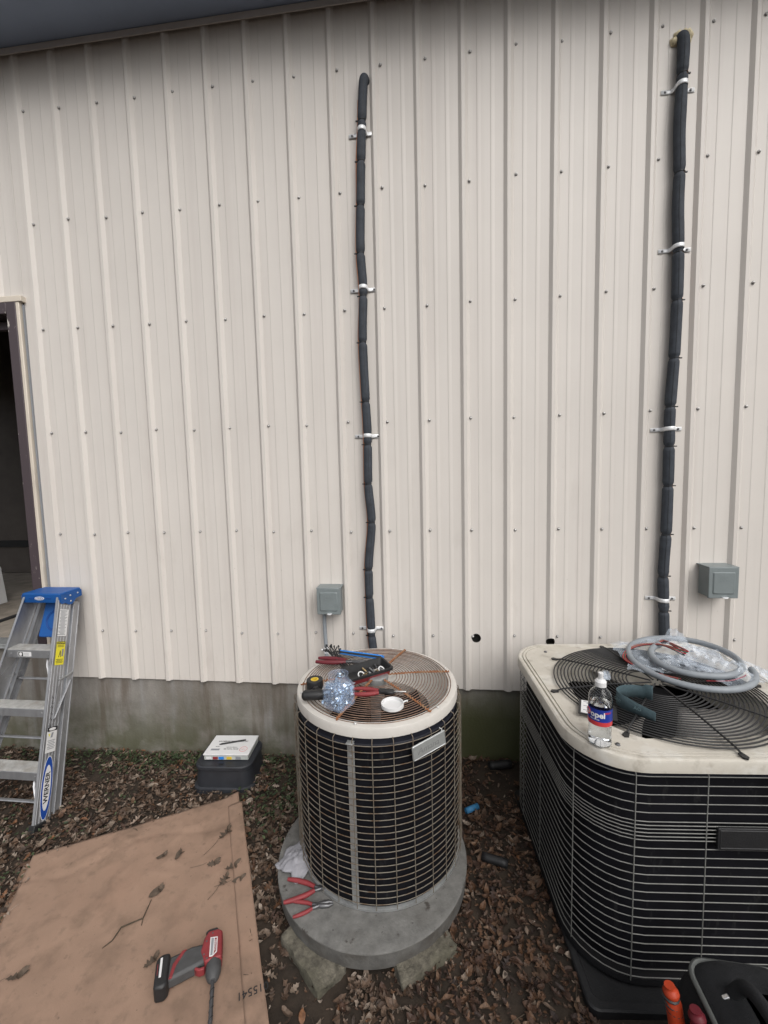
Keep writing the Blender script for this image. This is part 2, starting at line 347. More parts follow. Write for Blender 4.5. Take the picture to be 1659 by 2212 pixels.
def smoothline(pts, k=6):
    """Catmull-Rom through points"""
    P = [Vector(p) for p in pts]; out = []
    for i in range(len(P) - 1):
        p0 = P[max(i - 1, 0)]; p1 = P[i]; p2 = P[i + 1]; p3 = P[min(i + 2, len(P) - 1)]
        for j in range(k):
            t = j / k
            out.append(0.5 * ((2 * p1) + (p2 - p0) * t + (2 * p0 - 5 * p1 + 4 * p2 - p3) * t * t + (3 * p1 - p0 - 3 * p2 + p3) * t ** 3))
    out.append(P[-1]); return out

# ------------------------------------------------------------------ ground
def gz(x, y):
    return 0.03 * (max(-3, min(6, x)) - 1.4) + 0.02 * max(min(y, .3), -3)
def gzb(x, y):
    b = 0.0
    if -2.5 < x < 6 and -3 < y < .4:
        b = 0.012 * noise.noise(Vector((x * 3, y * 3, 0))) + 0.007 * noise.noise(Vector((x * 9, y * 9, 3)))
        b += 0.03 * math.exp(-((y + 0.02) / .10) ** 2) * (0.6 + 0.4 * noise.noise(Vector((x * 2, 0, 5))))
    return gz(x, y) + b
def axis(a, b, f0, f1, fine):
    out = []; x = a
    while x < f0: out.append(x); x += max(fine, min(4, (f0 - x) * .4))
    x = f0
    while x < f1: out.append(x); x += fine
    while x < b: out.append(x); x += max(fine, min(4, (x - f1) * .5 + fine))
    out.append(b); return out
xs = axis(-60, 60, -1.0, 4.6, 0.035); ys = axis(-60, 30, -2.2, 0.12, 0.035)
mb = MB(); mb.add([(x, y, gzb(x, y)) for y in ys for x in xs],
                  [(j * len(xs) + i, j * len(xs) + i + 1, (j + 1) * len(xs) + i + 1, (j + 1) * len(xs) + i) for j in range(len(ys) - 1) for i in range(len(xs) - 1)])
ground = mb.obj('ground', soil); ground['kind'] = 'structure'

# ------------------------------------------------------------------ building
PITCH = 0.2286; ZB = 0.485; ZT = 4.167; ROW = 0.6096
bld = thing('metal_building', 'cream ribbed metal building on a stained concrete foundation', 'building', (0, 0, 0))
def panel_profile(x0, x1):
    """rib profile between x0 and x1; y is outward negative"""
    keys = []
    i0 = math.floor(x0 / PITCH) - 1; i1 = math.ceil(x1 / PITCH) + 1
    for i in range(i0, i1 + 1):
        b = i * PITCH
        keys += [(b - .058, 0), (b - .042, -.0165), (b - .025, -.0165), (b - .008, 0),
                 (b + .034, 0), (b + .0385, -.0016), (b + .046, -.0013), (b + .057, 0),
                 (b + .103, 0), (b + .1075, -.0016), (b + .115, -.0013), (b + .126, 0)]
    def yat(x):
        for (a, ya), (c, yc) in zip(keys, keys[1:]):
            if a <= x <= c: return ya + (yc - ya) * (x - a) / (c - a)
        return 0
    return [(x0, yat(x0))] + [k for k in keys if x0 + 1e-4 < k[0] < x1 - 1e-4] + [(x1, yat(x1))]
def make_panel(x0, x1, z0, z1, off, cuts=()):
    pr = panel_profile(x0, x1); nz = max(2, int((z1 - z0) / .16)); m = MB(); loops = []
    for k in range(nz + 1):
        z = z0 + (z1 - z0) * k / nz
        o = [(x, y + off + 0.0026 * noise.noise(Vector((x * 4, z * 1.3, 1.7))), z) for x, y in pr]
        i = [(x, y + off + .0022 + 0.0026 * noise.noise(Vector((x * 4, z * 1.3, 1.7))), z) for x, y in reversed(pr)]
        loops.append(o + i)
    m.loops(loops, True, True, True); o = m.obj('siding_panel', siding, None, smooth=12)
    for (cx, cz, cr) in cuts:
        c = MB(); c.tube([(cx, -.06, cz), (cx, .06, cz)], cr, 20); co = c.obj('cut', ink)
        md = o.modifiers.new('b', 'BOOLEAN'); md.object = co; md.operation = 'DIFFERENCE'; md.solver = 'EXACT'
        bpy.context.view_layer.update(); me = bpy.data.meshes.new_from_object(o.evaluated_get(bpy.context.evaluated_depsgraph_get()))
        o.modifiers.clear(); o.data = me; me.materials.clear(); me.materials.append(siding); bpy.data.objects.remove(co); me.shade_flat()
    o.parent = bld; return o
HOLES = [(2.534, .787, .026), (2.939, .777, .024)]
DX0, DX1, DZT = -1.06, -.112, 2.80
panels = []
edges = [-.058 + 4 * PITCH * k - .0 for k in range(0, 8)]
panels.append(make_panel(DX1 + .002, edges[1] + .054, ZB, ZT - .012, 0.0))
for k in range(1, 7):
    panels.append(make_panel(edges[k], edges[k + 1] + .054, ZB, ZT - .012, -.0016 * (k % 2) - .0004, [h for h in HOLES if edges[k] + .06 < h[0] < edges[k + 1] - .0]))
over = make_panel(-1.85, DX1 + .0005, DZT + .03, ZT - .012, -.0003)
leftp = make_panel(-2.9, DX0 - .03, ZB, DZT + .03, -.0003)
# screws: one shared mesh, a dome on a washer
m = MB(); m.cur = 1; m.lathe([(0, .0), (.0078, .0), (.0080, .0016), (.0066, .003), (0, .003)], 12)
m.cur = 0; m.lathe([(.0058, .003), (.0058, .0046), (.0042, .0052), (.0040, .0084), (.0028, .0094), (0, .0096)], 10)
screw_me = m.mesh('screw', [screw_m, washer_m], 50)
def panel_of(x, z):
    if x < DX1 and z > DZT: return over
    for k in range(6, 0, -1):
        if x > edges[k] + .05: return panels[k]
    return panels[0]
rs = random.Random(3)
for j in range(0, 6):
    for i in range(-6, 27):
        x = i * PITCH; z = .8 + ROW * j
        if x < DX1 + .03 and z < DZT + .05: continue
        o = link('screw', screw_me, panel_of(x, z))
        o.location = (x + rs.uniform(-.006, .006), -.0022, z + rs.uniform(-.008, .008))
        o.rotation_euler = (R(90) + rs.uniform(-.12, .12), rs.uniform(-.12, .12), 0)
# foundation
mb = MB(); n = 140; fr = []
for k in range(9):
    z = -.25 + (.62 + .25) * k / 8
    fr.append([(DX1 - .02 + (5.9 - DX1) * i / n, 0.012 + 0.004 * noise.noise(Vector((i * .14, z * 4, 2))), z) for i in range(n + 1)])
mb.loops(fr, False); mb.obj('foundation', concrete, bld, smooth=60)
mb = MB(); mb.box((-.62, .17, .20), (.96, .32, .956)); mb.box((-2.1, .17, .20), (1.95, .30, .94)); mb.obj('door_foundation', concrete, bld, bevel=.006)
# wall core behind the sheet, roof slab, ends
mb = MB()
mb.box(((DX1 + 5.9) / 2 + .02, .11, 2.3), (5.9 - DX1, .12, 3.7)); mb.box((-1.5, .11, 3.5), (2.7, .12, 1.28)); mb.box((-2.05, .11, 1.78), (1.92, .12, 2.1))
mb.obj('wall_core', mat('wall_insulation', (0.045, 0.042, 0.038), 0.9, var=.5, scale=60), bld)
mb = MB()
mb.box((1.5, -.15, ZT + .010), (9.0, .30, .012))
mb.obj('soffit', soffit_m, bld, bevel=.0015)
mb = MB(); mb.box((1.5, -.316, ZT + .06), (9.2, .03, .20)); mb.obj('fascia', trim_beige, bld, bevel=.003)
mb = MB(); mb.box((1.5, 1.6, ZT + .28), (9.2, 4.4, .12)); mb.obj('roof', trim_beige, bld)
mb = MB(); mb.box((1.5, -.024, ZT - .016), (8.8, .006, .034)); mb.box((1.5, -.012, ZT - .002), (8.8, .022, .005)); mb.obj('eave_trim', siding, bld, bevel=.001)
mb = MB(); mb.box((5.96, 1.9, 2.1), (.1, 3.9, 4.2)); mb.box((-2.95, .17, 2.1), (.1, .34, 4.2)); mb.box((-2.95, 3.0, 2.1), (.1, 1.7, 4.2)); mb.box((-2.95, 1.24, 3.5), (.1, 1.8, 1.4)); mb.box((1.5, 3.8, 2.1), (8.9, .1, 4.2)); mb.obj('far_walls', siding, bld)  # gap in the unseen left end is added to let skylight into the room
# door opening
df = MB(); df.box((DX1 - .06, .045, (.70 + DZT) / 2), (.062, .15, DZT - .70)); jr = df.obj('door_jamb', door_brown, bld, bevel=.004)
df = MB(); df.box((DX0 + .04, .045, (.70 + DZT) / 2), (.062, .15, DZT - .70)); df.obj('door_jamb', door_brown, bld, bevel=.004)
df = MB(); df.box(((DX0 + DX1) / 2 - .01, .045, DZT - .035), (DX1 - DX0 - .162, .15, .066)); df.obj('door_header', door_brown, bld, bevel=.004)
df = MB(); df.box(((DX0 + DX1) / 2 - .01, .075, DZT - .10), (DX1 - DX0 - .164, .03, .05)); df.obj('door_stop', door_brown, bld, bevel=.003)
df = MB(); df.box((DX1 - .018, -.012, (.49 + DZT) / 2), (.022, .03, DZT - .49)); df.obj('door_side_trim', trim_beige, bld, bevel=.003)
df = MB(); df.box((DX1 + .0025, -.006, (.49 + DZT) / 2), (.007, .012, DZT - .52)); df.obj('door_sealant', ink_grey, bld)
df = MB(); df.box(((DX0 + DX1) / 2, -.014, DZT + .014), (DX1 - DX0 + .03, .036, .034)); df.obj('door_head_trim', trim_beige, bld, bevel=.003)
df = MB(); df.box(((DX0 + DX1) / 2, .03, .690), (DX1 - DX0 - .05, .11, .018)); df.box(((DX0 + DX1) / 2, -.028, .676), (DX1 - DX0 - .05, .010, .012)); df.obj('door_threshold', galv, bld, bevel=.002)
# the room seen through the doorway
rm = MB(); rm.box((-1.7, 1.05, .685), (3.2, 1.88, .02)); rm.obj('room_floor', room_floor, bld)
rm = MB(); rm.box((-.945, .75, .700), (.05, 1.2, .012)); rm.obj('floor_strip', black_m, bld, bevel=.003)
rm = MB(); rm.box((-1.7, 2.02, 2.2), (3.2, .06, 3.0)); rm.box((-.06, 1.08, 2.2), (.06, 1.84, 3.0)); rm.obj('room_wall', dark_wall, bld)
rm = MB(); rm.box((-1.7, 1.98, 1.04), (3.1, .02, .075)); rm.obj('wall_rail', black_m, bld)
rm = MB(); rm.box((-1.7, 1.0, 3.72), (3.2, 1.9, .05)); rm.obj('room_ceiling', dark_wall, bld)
wb = MB(); wb.box((0, 0, .16), (.025, .30, .32), Euler((0, R(-6), 0))); o = wb.obj('white_board', white_m, bevel=.003)
o.location = (-1.43, .70, .696); tag(o, 'small white board leaning on the room floor inside the dark doorway', 'board')

# ------------------------------------------------------------------ insulated refrigerant lines with ties and straps
def line_set(label, path, rad, ties, straps, side, foam, tail):
    t = thing('refrigerant_line', label, 'pipe', (path[-1][0], -.035, tail[-1][2] if tail else path[-1][1]), group=None)
    top = path[0]
    pts3 = [(top[0] - .012 * side, .09, top[1] + .0), (top[0] - .008 * side, .02, top[1] + .012), (top[0], -.028, top[1] - .012)]
    pts3 += [(x, -rad - .012, z) for x, z in path[1:]] + tail
    P = smoothline(pts3, 14); rr = []
    for p in P:
        d = min([abs(p.z - tz) for tz in ties] + [1]); q = rad * (1.0 - .34 * math.exp(-(d / .012) ** 2))
        ds = min([abs(p.z - sz) for sz in straps] + [1]); q *= (1 - .16 * math.exp(-(ds / .018) ** 2))
        q *= 1 + .05 * noise.noise(Vector((p.z * 6, side, 2)))
        rr.append(q)
    # extra samples near ties for the pinch
    PP = []; RR = []
    for a, b in zip(range(len(P) - 1), range(1, len(P))):
        sub = max(1, int((P[b] - P[a]).length / .007))
        for k in range(sub):
            u = k / sub; p = P[a].lerp(P[b], u); PP.append(p)
            d = min([abs(p.z - tz) for tz in ties] + [1]); q = rad * (1.0 - .30 * math.exp(-(d / .010) ** 2))
            ds = min([abs(p.z - sz) for sz in straps] + [1]); q *= (1 - .14 * math.exp(-(ds / .014) ** 2))
            RR.append(q * (1 + .05 * noise.noise(Vector((p.z * 6, side, 2)))))
    m = MB(); m.tube(PP, RR, 16); m.obj('insulation', foam_ins, t, smooth=60, world=True)
    m = MB(); sk = [(p.x - side * .30 * r_, p.y - .955 * r_, p.z) for p, r_ in list(zip(PP, RR))[14::2] if p.z > .70]; m.tube(sk, .0011, 4); m.obj('foam_seam', black_m, t, world=True)
    def at(z): return min(PP[8:], key=lambda p: abs(p.z - z))
    m = MB(); cp = []
    for k in range(0, len(PP), 4):
        p = PP[k]
        if p.z > top[1] - .06: continue
        cp.append((p.x + side * (rad + .0005 + .004 * noise.noise(Vector((p.z * 4, 9, side)))), p.y + rad * .55, p.z))
    m.tube(cp, .0048, 8); m.obj('copper_line', copper, t, world=True)
    for tz in ties:
        p = at(tz); m = MB(); q = rad * .76
        m.tube([(p.x + (q + (.004 if abs(math.cos(a) - side) < .2 else 0)) * math.cos(a), p.y + q * math.sin(a), tz + .002 * math.cos(a * 1.0)) for a in [2 * math.pi * i / 16 for i in range(16)]], .0022, 6, True)
        m.box((p.x + side * (rad + .003), p.y - .002, tz), (.014, .006, .0055)); m.obj('cable_tie', tool_black, t, world=True)
    for sz in straps:
        p = at(sz); m = MB(); w = .0105; a0 = rad * .94
        prof = [(-a0 - .052, -.0035), (-a0 - .006, -.0035), (-a0 - .001, -.012)]
        prof += [(a0 * math.cos(math.pi + math.pi * i / 14), p.y + a0 * math.sin(math.pi + math.pi * i / 14)) for i in range(15)]
        prof += [(a0 + .001, -.012), (a0 + .006, -.0035), (a0 + .052, -.0035)]
        tilt = rs.uniform(-.02, .02)
        lo = [[(p.x + x, y - .0232, sz + dz + x * tilt) for x, y in prof] for dz in (-w, -w * .35, w * .35, w)]
        lo[1] = [(x, y - .0008, z) for x, y, z in lo[1]]; lo[2] = [(x, y - .0008, z) for x, y, z in lo[2]]
        lo = [[(x, y + .0215, z) for x, y, z in l] for l in lo]
        m.loops(lo, False); st = m.obj('pipe_strap', zinc, t, smooth=25, world=True, solid=.0012)
        for s2 in (-1, 1):
            m = MB(); m.lathe([(0, 0), (.0055, 0), (.0055, .003), (.003, .0045), (0, .0045)], 8)
            so = m.obj('strap_screw', steel_d, st); so.location = Vector((p.x + s2 * (a0 + .034), -.0068, sz + s2 * (a0 + .034) * tilt)) - parent_loc(t); so.rotation_euler = (R(90), 0, 0)
    if foam:
        m = MB(); rf = random.Random(5)
        for k in range(16):
            a = rf.uniform(-.3, math.pi + .3) if k < 12 else rf.uniform(.3, 1.2); rr_ = rad * rf.uniform(.85, 1.25) * (1.35 if .3 < a < 1.2 else 1)
            bm = bmesh.new(); bmesh.ops.create_icosphere(bm, subdivisions=2, radius=rf.uniform(.010, .021))
            c = Vector((top[0] + rr_ * math.cos(a), -.006, top[1] + .004 + rr_ * math.sin(a)))
            vs = [tuple(c + v.co * (1 + .35 * noise.noise(v.co * 60 + c * 9))) for v in bm.verts]; bm.verts.index_update()
            m.add(vs, [tuple(v.index for v in f.verts) for f in bm.faces]); bm.free()
        m.obj('foam_seal', foam_y, t, smooth=60, world=True)
    return t
line_set('thinner black insulated pipe strapped to the wall above the round unit',
         [(1.973, 3.76), (1.958, 3.505), (1.944, 3.199), (1.935, 2.92), (1.944, 2.718), (1.934, 2.453), (1.942, 2.119), (1.947, 1.943), (1.944, 1.662), (1.957, 1.454), (1.933, 1.19), (1.939, .839)],
         .0235, [3.557, 3.359, 3.141, 2.901, 2.682, 2.44, 2.124, 1.892, 1.675, 1.459, 1.19, 1.029, .806], [3.512, 2.725, 1.940, .838], -1, False,
         [(1.95, -.045, .70), (1.97, -.10, .50), (2.0, -.22, .33), (2.03, -.335, .28)])
line_set('thicker black insulated pipe with yellow foam at its top hole',
         [(3.516, 3.764), (3.51, 3.558), (3.506, 3.351), (3.512, 3.161), (3.511, 2.991), (3.518, 2.817), (3.521, 2.575), (3.517, 2.306), (3.505, 2.032), (3.506, 1.845), (3.507, 1.631), (3.505, 1.39), (3.498, 1.169), (3.504, 1.02), (3.514, .831)],
         .0258, [3.594, 3.151, 2.78, 2.553, 2.272, 2.032, 1.833, 1.631, 1.378, 1.157, .97], [3.545, 2.806, 1.922, 1.029], 1, True,
         [(3.52, -.05, .70), (3.52, -.10, .5), (3.50, -.20, .34), (3.48, -.28, .28)])

# ------------------------------------------------------------------ electrical disconnect boxes
def disconnect(label, x0, x1, z0, z1, dep):
    cx = (x0 + x1) / 2; t = thing('disconnect_box', label, 'electrical box', (cx, 0, z0), group=None); w = x1 - x0; h = z1 - z0
    m = MB(); m.box((0, -.006 - dep / 2, h / 2), (w - .008, dep - .012, h - .008)); m.obj('body', box_grey, t, bevel=.002)
    m = MB(); m.box((0, -dep - .001, h / 2), (w, .012, h)); m.box((0, -dep / 2, h + .0005), (w + .004, dep + .012, .006)); cv = m.obj('cover', box_grey, t, bevel=.0025)
    m = MB(); a = rrect(w * .38, h * .36, .006, 4); b_ = rrect(w * .34, h * .33, .006, 4)
    m.loops([[(x, -dep - .0065, h * .50 + z) for x, z in a], [(x, -dep - .0125, h * .50 + z) for x, z in b_]], True, False, True); m.obj('raised_panel', box_grey, cv, smooth=30)
    for k in range(2):
        tx = text('embossed_mark', ['ON', 'OFF'][k] if False else '= = =', .016, box_grey, cv, Matrix.Translation((0, -dep - .0126, h * (.68 - .10 * k))) @ Matrix.Rotation(R(90), 4, 'X'), .0006, bold=.0006)
    m = MB(); m.box((w * .04, -dep - .012, .006), (.026, .016, .003)); m.tube([(w * .04 + .009 * math.cos(i * .785), -dep - .016 + .006 * math.sin(i * .785), .003) for i in range(8)], .0016, 6, True); m.obj('hasp', zinc, t)
    return t
disconnect('grey disconnect box with a conduit running down from it', 1.640, 1.776, .944, 1.094, .085)
disconnect('grey disconnect box beside the thicker insulated pipe, with no conduit', 3.682, 3.822, 1.058, 1.216, .095)
m = MB(); cpts = smoothline([(1.668, -.04, .945), (1.666, -.038, .86), (1.672, -.045, .74), (1.69, -.08, .62), (1.76, -.22, .50), (1.86, -.36, .46)], 10)
m.tube([(p[0], p[1], p[2]) for p in cpts], .0115, 10); o = m.obj('conduit', conduit_m, None, smooth=60)
tag(o, 'slim grey flexible conduit hanging below the disconnect box', 'conduit')
m = MB(); m.tube([(1.671, -.043, .735), (1.674, -.047, .70)], .0155, 8); m.tube([(1.645, -.05, .72), (1.66, -.05, .72)], .006, 6); m.obj('connector', zinc, o)

# ------------------------------------------------------------------ round condenser on its concrete pad
PADM = Matrix.Translation((2.014, -.671, .10)) @ Matrix.Rotation(.010, 4, 'X')
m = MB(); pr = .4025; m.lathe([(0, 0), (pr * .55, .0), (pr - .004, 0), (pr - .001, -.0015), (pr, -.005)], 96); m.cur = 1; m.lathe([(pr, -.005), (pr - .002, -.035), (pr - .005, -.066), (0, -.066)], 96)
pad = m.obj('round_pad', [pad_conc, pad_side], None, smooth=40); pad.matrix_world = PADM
tag(pad, 'round concrete pad under the round condenser', 'concrete pad')
RUM = Matrix.Translation((2.041, -.583, .100)) @ Matrix.Rotation(.010, 4, 'X'); RSC = Matrix.Diagonal((1.027, 1.027, .966, 1))
ru = thing('round_condenser', 'round air conditioner condenser with rusty wire cage and cream lid', 'air conditioner'); ru.matrix_world = RUM @ RSC
RC = .349; H = .745
m = MB(); m.lathe([(.30, .0), (.341, 0), (.345, .003), (.345, .012), (.338, .014), (.30, .022)], 72); m.obj('base_pan', galv, ru)
m = MB(); m.lathe([(.336, .018), (.336, .672)], 64); co = m.obj('coil', coil_m, ru)
m = MB(); m.lathe([(.334, .672), (.330, .678), (.328, .715), (.29, .72)], 64); m.obj('coil_band', coil_band, ru)
m = MB(); m.lathe([(0, .03), (.31, .03), (.31, .6)], 32); m.obj('inner_liner', dark_int, ru)
def ring_mesh(r, wr, n=64, k=5, mt=cage_rust, name='ring_wire'):
    mm = MB(); mm.tube([(r * math.cos(2 * math.pi * i / n), r * math.sin(2 * math.pi * i / n), 0) for i in range(n)], wr, k, True); return mm.mesh(name, mt, 80)
rm_ = ring_mesh(RC, .0016)
for k in range(25):
    o = link('ring_wire', rm_, ru); o.location = (0, 0, .040 + .0268 * k); o.rotation_euler = (rs.uniform(-.003, .003), rs.uniform(-.003, .003), rs.uniform(0, 6))
m = MB(); m.tube([(RC + .003, 0, .018), (RC + .003, 0, .69), (RC + .002, 0, .700), (RC - .012, 0, .707), (.328, 0, .708)], .0016, 5); um = m.mesh('upright_wire', cage_rust, 80)
for k in range(30):
    o = link('upright_wire', um, ru); o.rotation_euler = (0, 0, R(-90 + 4 + 12 * k) + rs.uniform(-.008, .008))
a = R(-90 - 9); m = MB()
m.M = Matrix.Rotation(a, 4, 'Z'); m.box((RC - .008, 0, .355), (.003, .026, .665)); m.box((RC - .002, 0, .690), (.024, .026, .003)); m.box((RC - .0055, .0, .63), (.002, .010, .016)); m.obj('strap_bar', galv, ru, bevel=.0008)
a = R(-90 + 38); npz = .650; nM = Matrix.Rotation(a, 4, 'Z') @ Matrix.Translation((RC + .010, 0, npz)) @ Matrix.Rotation(R(90), 4, 'Z') @ Matrix.Rotation(R(90), 4, 'X') @ Matrix.Rotation(R(5), 4, 'Z')
m = MB(); m.prism(rrect(.074, .030, .005, 4), -.002, .0015); npl = m.obj('nameplate', plate_m, ru, bevel=.0006); npl.matrix_local = nM
m = MB(); m.loops([[(x, y, .0014) for x, y in rrect(.073, .029, .005, 4)], [(x, y, .003) for x, y in rrect(.0715, .0275, .004, 4)], [(x, y, .0014) for x, y in rrect(.070, .026, .004, 4)]]); m.obj('border', galv, npl)
text('lettering', 'Amana', .034, plate_t, npl, Matrix.Translation((-.004, -.001, .0014)), .0006, bold=.0007, shear=.18)
m = MB(); m.tube([(.060, .028, -.001), (.064, .036, -.003), (.058, .040, -.010)], .0022, 6); m.obj('plate_hook', galv, npl)
# lid
m = MB(); m.lathe([(.331, H - .040), (.338, H - .040), (.337, H - .008), (.334, H - .002), (.328, H), (.304, H + .001), (.300, H - .003), (.250, H - .105), (.222, H - .125), (.220, H - .19)], 80)
lid = m.obj('lid', lid_white, ru, smooth=35)
for k in range(6):
    m = MB(); m.lathe([(0, .006), (.004, .0055), (.0065, .003), (.0065, 0), (0, 0)], 8); o = m.obj('lid_bolt', screw_m, lid); an = R(-97 + 60 * k); o.location = (.318 * math.cos(an), .318 * math.sin(an), H + .001)
def gz_r(r): return H + .004 + .016 * (1 - (r / .30) ** 2)
for k in range(20):
    r = .085 + (.312 - .085) * k / 19
    o = link('guard_ring', ring_mesh(r, .0017, 56, 5, guard_rust, 'guard_ring'), ru); o.location = (0, 0, gz_r(r)); o.rotation_euler = (rs.uniform(-.004, .004), rs.uniform(-.004, .004), 0)
m = MB(); L0, L1 = .05, .322; pts = []
for i in range(120):
    u = i / 119; r = L0 + (L1 - L0) * u; an = u * 120
    pts.append((r, .0045 * math.cos(an), gz_r(r) + .0050 + .0045 * math.sin(an)))
m.tube(pts, .0019, 5); m.tube([(L0, 0, gz_r(L0) + .004), (.18, 0, gz_r(.18) + .004), (L1, 0, gz_r(L1) + .003)], .0027, 6)
sm_ = m.mesh('guard_spoke', spoke_rust, 60)
for k, an in enumerate((-110, -45, 16, 71, 135, 191)):
    o = link('guard_spoke', sm_, ru); o.rotation_euler = (0, 0, R(an))
m = MB(); m.lathe([(0, gz_r(0) + .010), (.040, gz_r(0) + .010), (.048, gz_r(0) + .006), (.050, gz_r(.06) - .002), (.030, H - .05), (.030, H - .2)], 32); m.obj('motor_cap', galv, ru)
for k in range(4):
    m = MB(); bl = []
    for i in range(9):
        u = i / 8; r = .05 + .155 * u; w = .05 + .09 * u
        bl.append([(r * math.cos(q), r * math.sin(q), H - .17 + .03 * (q / w)) for q in [w * 4.2 * (t - .5) for t in (0, .25, .5, .75, 1)]])
    m.loops(bl, False); o = m.obj('fan_blade', dark_int, ru, solid=.002); o.rotation_euler = (0, 0, R(20 + 90 * k))
TOPR = RUM @ Matrix.Translation((0, 0, gz_r(.2) * .966 + .003))       # where things lie on the guard

# ------------------------------------------------------------------ square condenser
BUM = Matrix.Translation((3.2, -.593, .050)) @ Matrix.Rotation(R(3.5), 4, 'Z')
m = MB(); m.loops([[(x, y, z) for x, y in rrect(.47 - o_, .46 - o_, .03, 5)] for o_, z in ((.006, -.095), (0, -.085), (.0, -.006), (.004, -.001), (.022, 0), (.026, -.006))], True, True, True)
o = m.obj('plastic_pad', pad_black, None, smooth=30); o.matrix_world = BUM @ Matrix.Translation((-.006, -.042, 0)); tag(o, 'black plastic pad under the square condenser', 'equipment pad')
bu = thing('square_condenser', 'large square condenser with rounded corners, black coil and grey wire cage', 'air conditioner'); bu.matrix_world = BUM
BX, BY, BCX, BCY, BH = .490, .448, 0, 0, .78
def brr(off, n=10): return rrect(BX - off, BY - off, [max(.02, .05 - off), max(.03, .185 - off), max(.03, .21 - off), max(.03, .19 - off)], n, BCX, BCY)
m = MB(); m.loops([[(x, y, z) for x, y in brr(of)] for of, z in ((.05, .002), (.012, .002), (.008, .008), (.010, .026), (.022, .030), (.05, .030))], True, True, True); m.obj('base_pan', dark_int, bu)
m = MB(); m.loops([[(x, y, z) for x, y in brr(.042)] for z in (.028, .35, .74)], True); cob = m.obj('coil', coil_m, bu, smooth=60)
m = MB(); m.loops([[(x, y, z) for x, y in brr(.034)] for z in (.70, .755)], True); m.obj('coil_band', coil_band, bu, smooth=60)
m = MB(); m.loops([[(x, y, z) for x, y in brr(.05)] for z in (.04, .6)], True, True); m.obj('inner_liner', dark_int, bu, smooth=60)
PT = .0299; zs = [.718 - PT * k for k in (0, 1, 2, 3, 4, 5, 5.42, 5.83, 6.25, 6.67, 7.08)] + [.718 - PT * k for k in range(8, 24)]
m = MB(); m.tube([(x, y, 0) for x, y in brr(.013, 8)], .0017, 5, True); hw = m.mesh('ring_wire', cage_grey, 80)
for z in zs:
    o = link('ring_wire', hw, bu); o.location = (0, 0, z)
m = MB(); m.tube([(0, -.0005, .020), (0, -.0005, .720), (.0, .006, .735), (0, .020, .742)], .0019, 5); vw = m.mesh('upright_wire', cage_grey, 80)
outl = brr(.0125, 8)
def upright(x, y, an):
    o = link('upright_wire', vw, bu); o.location = (x, y, 0); o.rotation_euler = (0, 0, an)
for x in (-.321, -.104, .113): upright(x, BCY - BY + .0125, 0); upright(x, BCY + BY - .0125, math.pi)
upright(.33, BCY - BY + .012, 0)
for y in (-.02, .22): upright(BCX - BX + .0125, y, -math.pi / 2); upright(BCX + BX - .0125, y, math.pi / 2)
cx_, cy_ = BCX - BX + .21, BCY - BY + .21; an = R(203); upright(cx_ + .1975 * math.cos(an), cy_ + .1975 * math.sin(an), R(-67))
# nameplate on the front
m = MB(); m.prism(rrect(.165, .036, .004, 3), -.008, .004); o = m.obj('nameplate', pad_black, bu, bevel=.0015)
o.matrix_local = Matrix.Translation((.090, BCY - BY + .008, .521)) @ Matrix.Rotation(R(90), 4, 'X')
m = MB(); m.loops([[(x, y, .0041) for x, y in rrect(.160, .031, .003, 3)], [(x, y, .0055) for x, y in rrect(.158, .029, .003, 3)], [(x, y, .0041) for x, y in rrect(.156, .027, .003, 3)]]); m.obj('border', pad_black, o)
# lid with a round fan opening
GC = (-.022, -.022); GR = .388
def hole_loop(r, z):
    out = []
    for (x, y) in brr(.05):
        an = math.atan2(y - GC[1], x - GC[0]); out.append((GC[0] + r * math.cos(an), GC[1] + r * math.sin(an), z))
    return out
m = MB(); Ls = [[(x, y, z) for x, y in brr(of)] for of, z in ((.004, BH - .044), (0, BH - .042), (0, BH - .010), (.003, BH - .003), (.009, BH), (.018, BH), (.0200, BH - .007), (.0235, BH - .007), (.0255, BH), (.034, BH), (.0355, BH - .005), (.0385, BH - .005), (.040, BH))]
Ls += [hole_loop(GR + .020, BH + .001), hole_loop(GR + .008, BH + .004), hole_loop(GR, BH + .001), hole_loop(GR - .006, BH - .02), hole_loop(GR - .018, BH - .12)]
m.loops(Ls); blid = m.obj('lid', big_lid, bu, smooth=25)
for (x, y) in ((-.348, -.375), (-.34, .34), (.36, .34), (.36, -.36)):
    m = MB(); m.lathe([(0, .006), (.005, .0055), (.008, .002), (.008, 0), (0, 0)], 8); o = m.obj('lid_bolt', steel_d, blid); o.location = (x, y, BH + .0005)
def gb(r): return BH + .010 + .018 * (1 - (r / GR) ** 2)
for k in range(21):
    r = .105 + (GR - .006 - .105) * k / 20
    o = link('guard_ring', ring_mesh(r, .0029, 60, 5, guard_black, 'guard_ring'), bu); o.location = (GC[0], GC[1], gb(r))
m = MB(); m.tube([(.02, 0, gb(.02) + .004), (.2, 0, gb(.2) + .004), (GR - .01, 0, gb(GR) + .004), (GR + .012, 0, BH + .007)], .0034, 6); m.prism([(GR + .008, -.007), (GR + .030, -.010), (GR + .038, 0), (GR + .030, .010), (GR + .008, .007)], BH + .002, BH + .007); gs = m.mesh('guard_spoke', guard_black, 40)
for k in range(8):
    o = link('guard_spoke', gs, bu); o.location = (GC[0], GC[1], 0); o.rotation_euler = (0, 0, R(-87 + 45 * k))
m = MB(); m.lathe([(0, BH - .02), (.07, BH - .02), (.075, BH - .03), (.075, BH - .16), (0, BH - .16)], 24); o = m.obj('fan_motor', dark_int, bu); o.location = (GC[0], GC[1], 0)
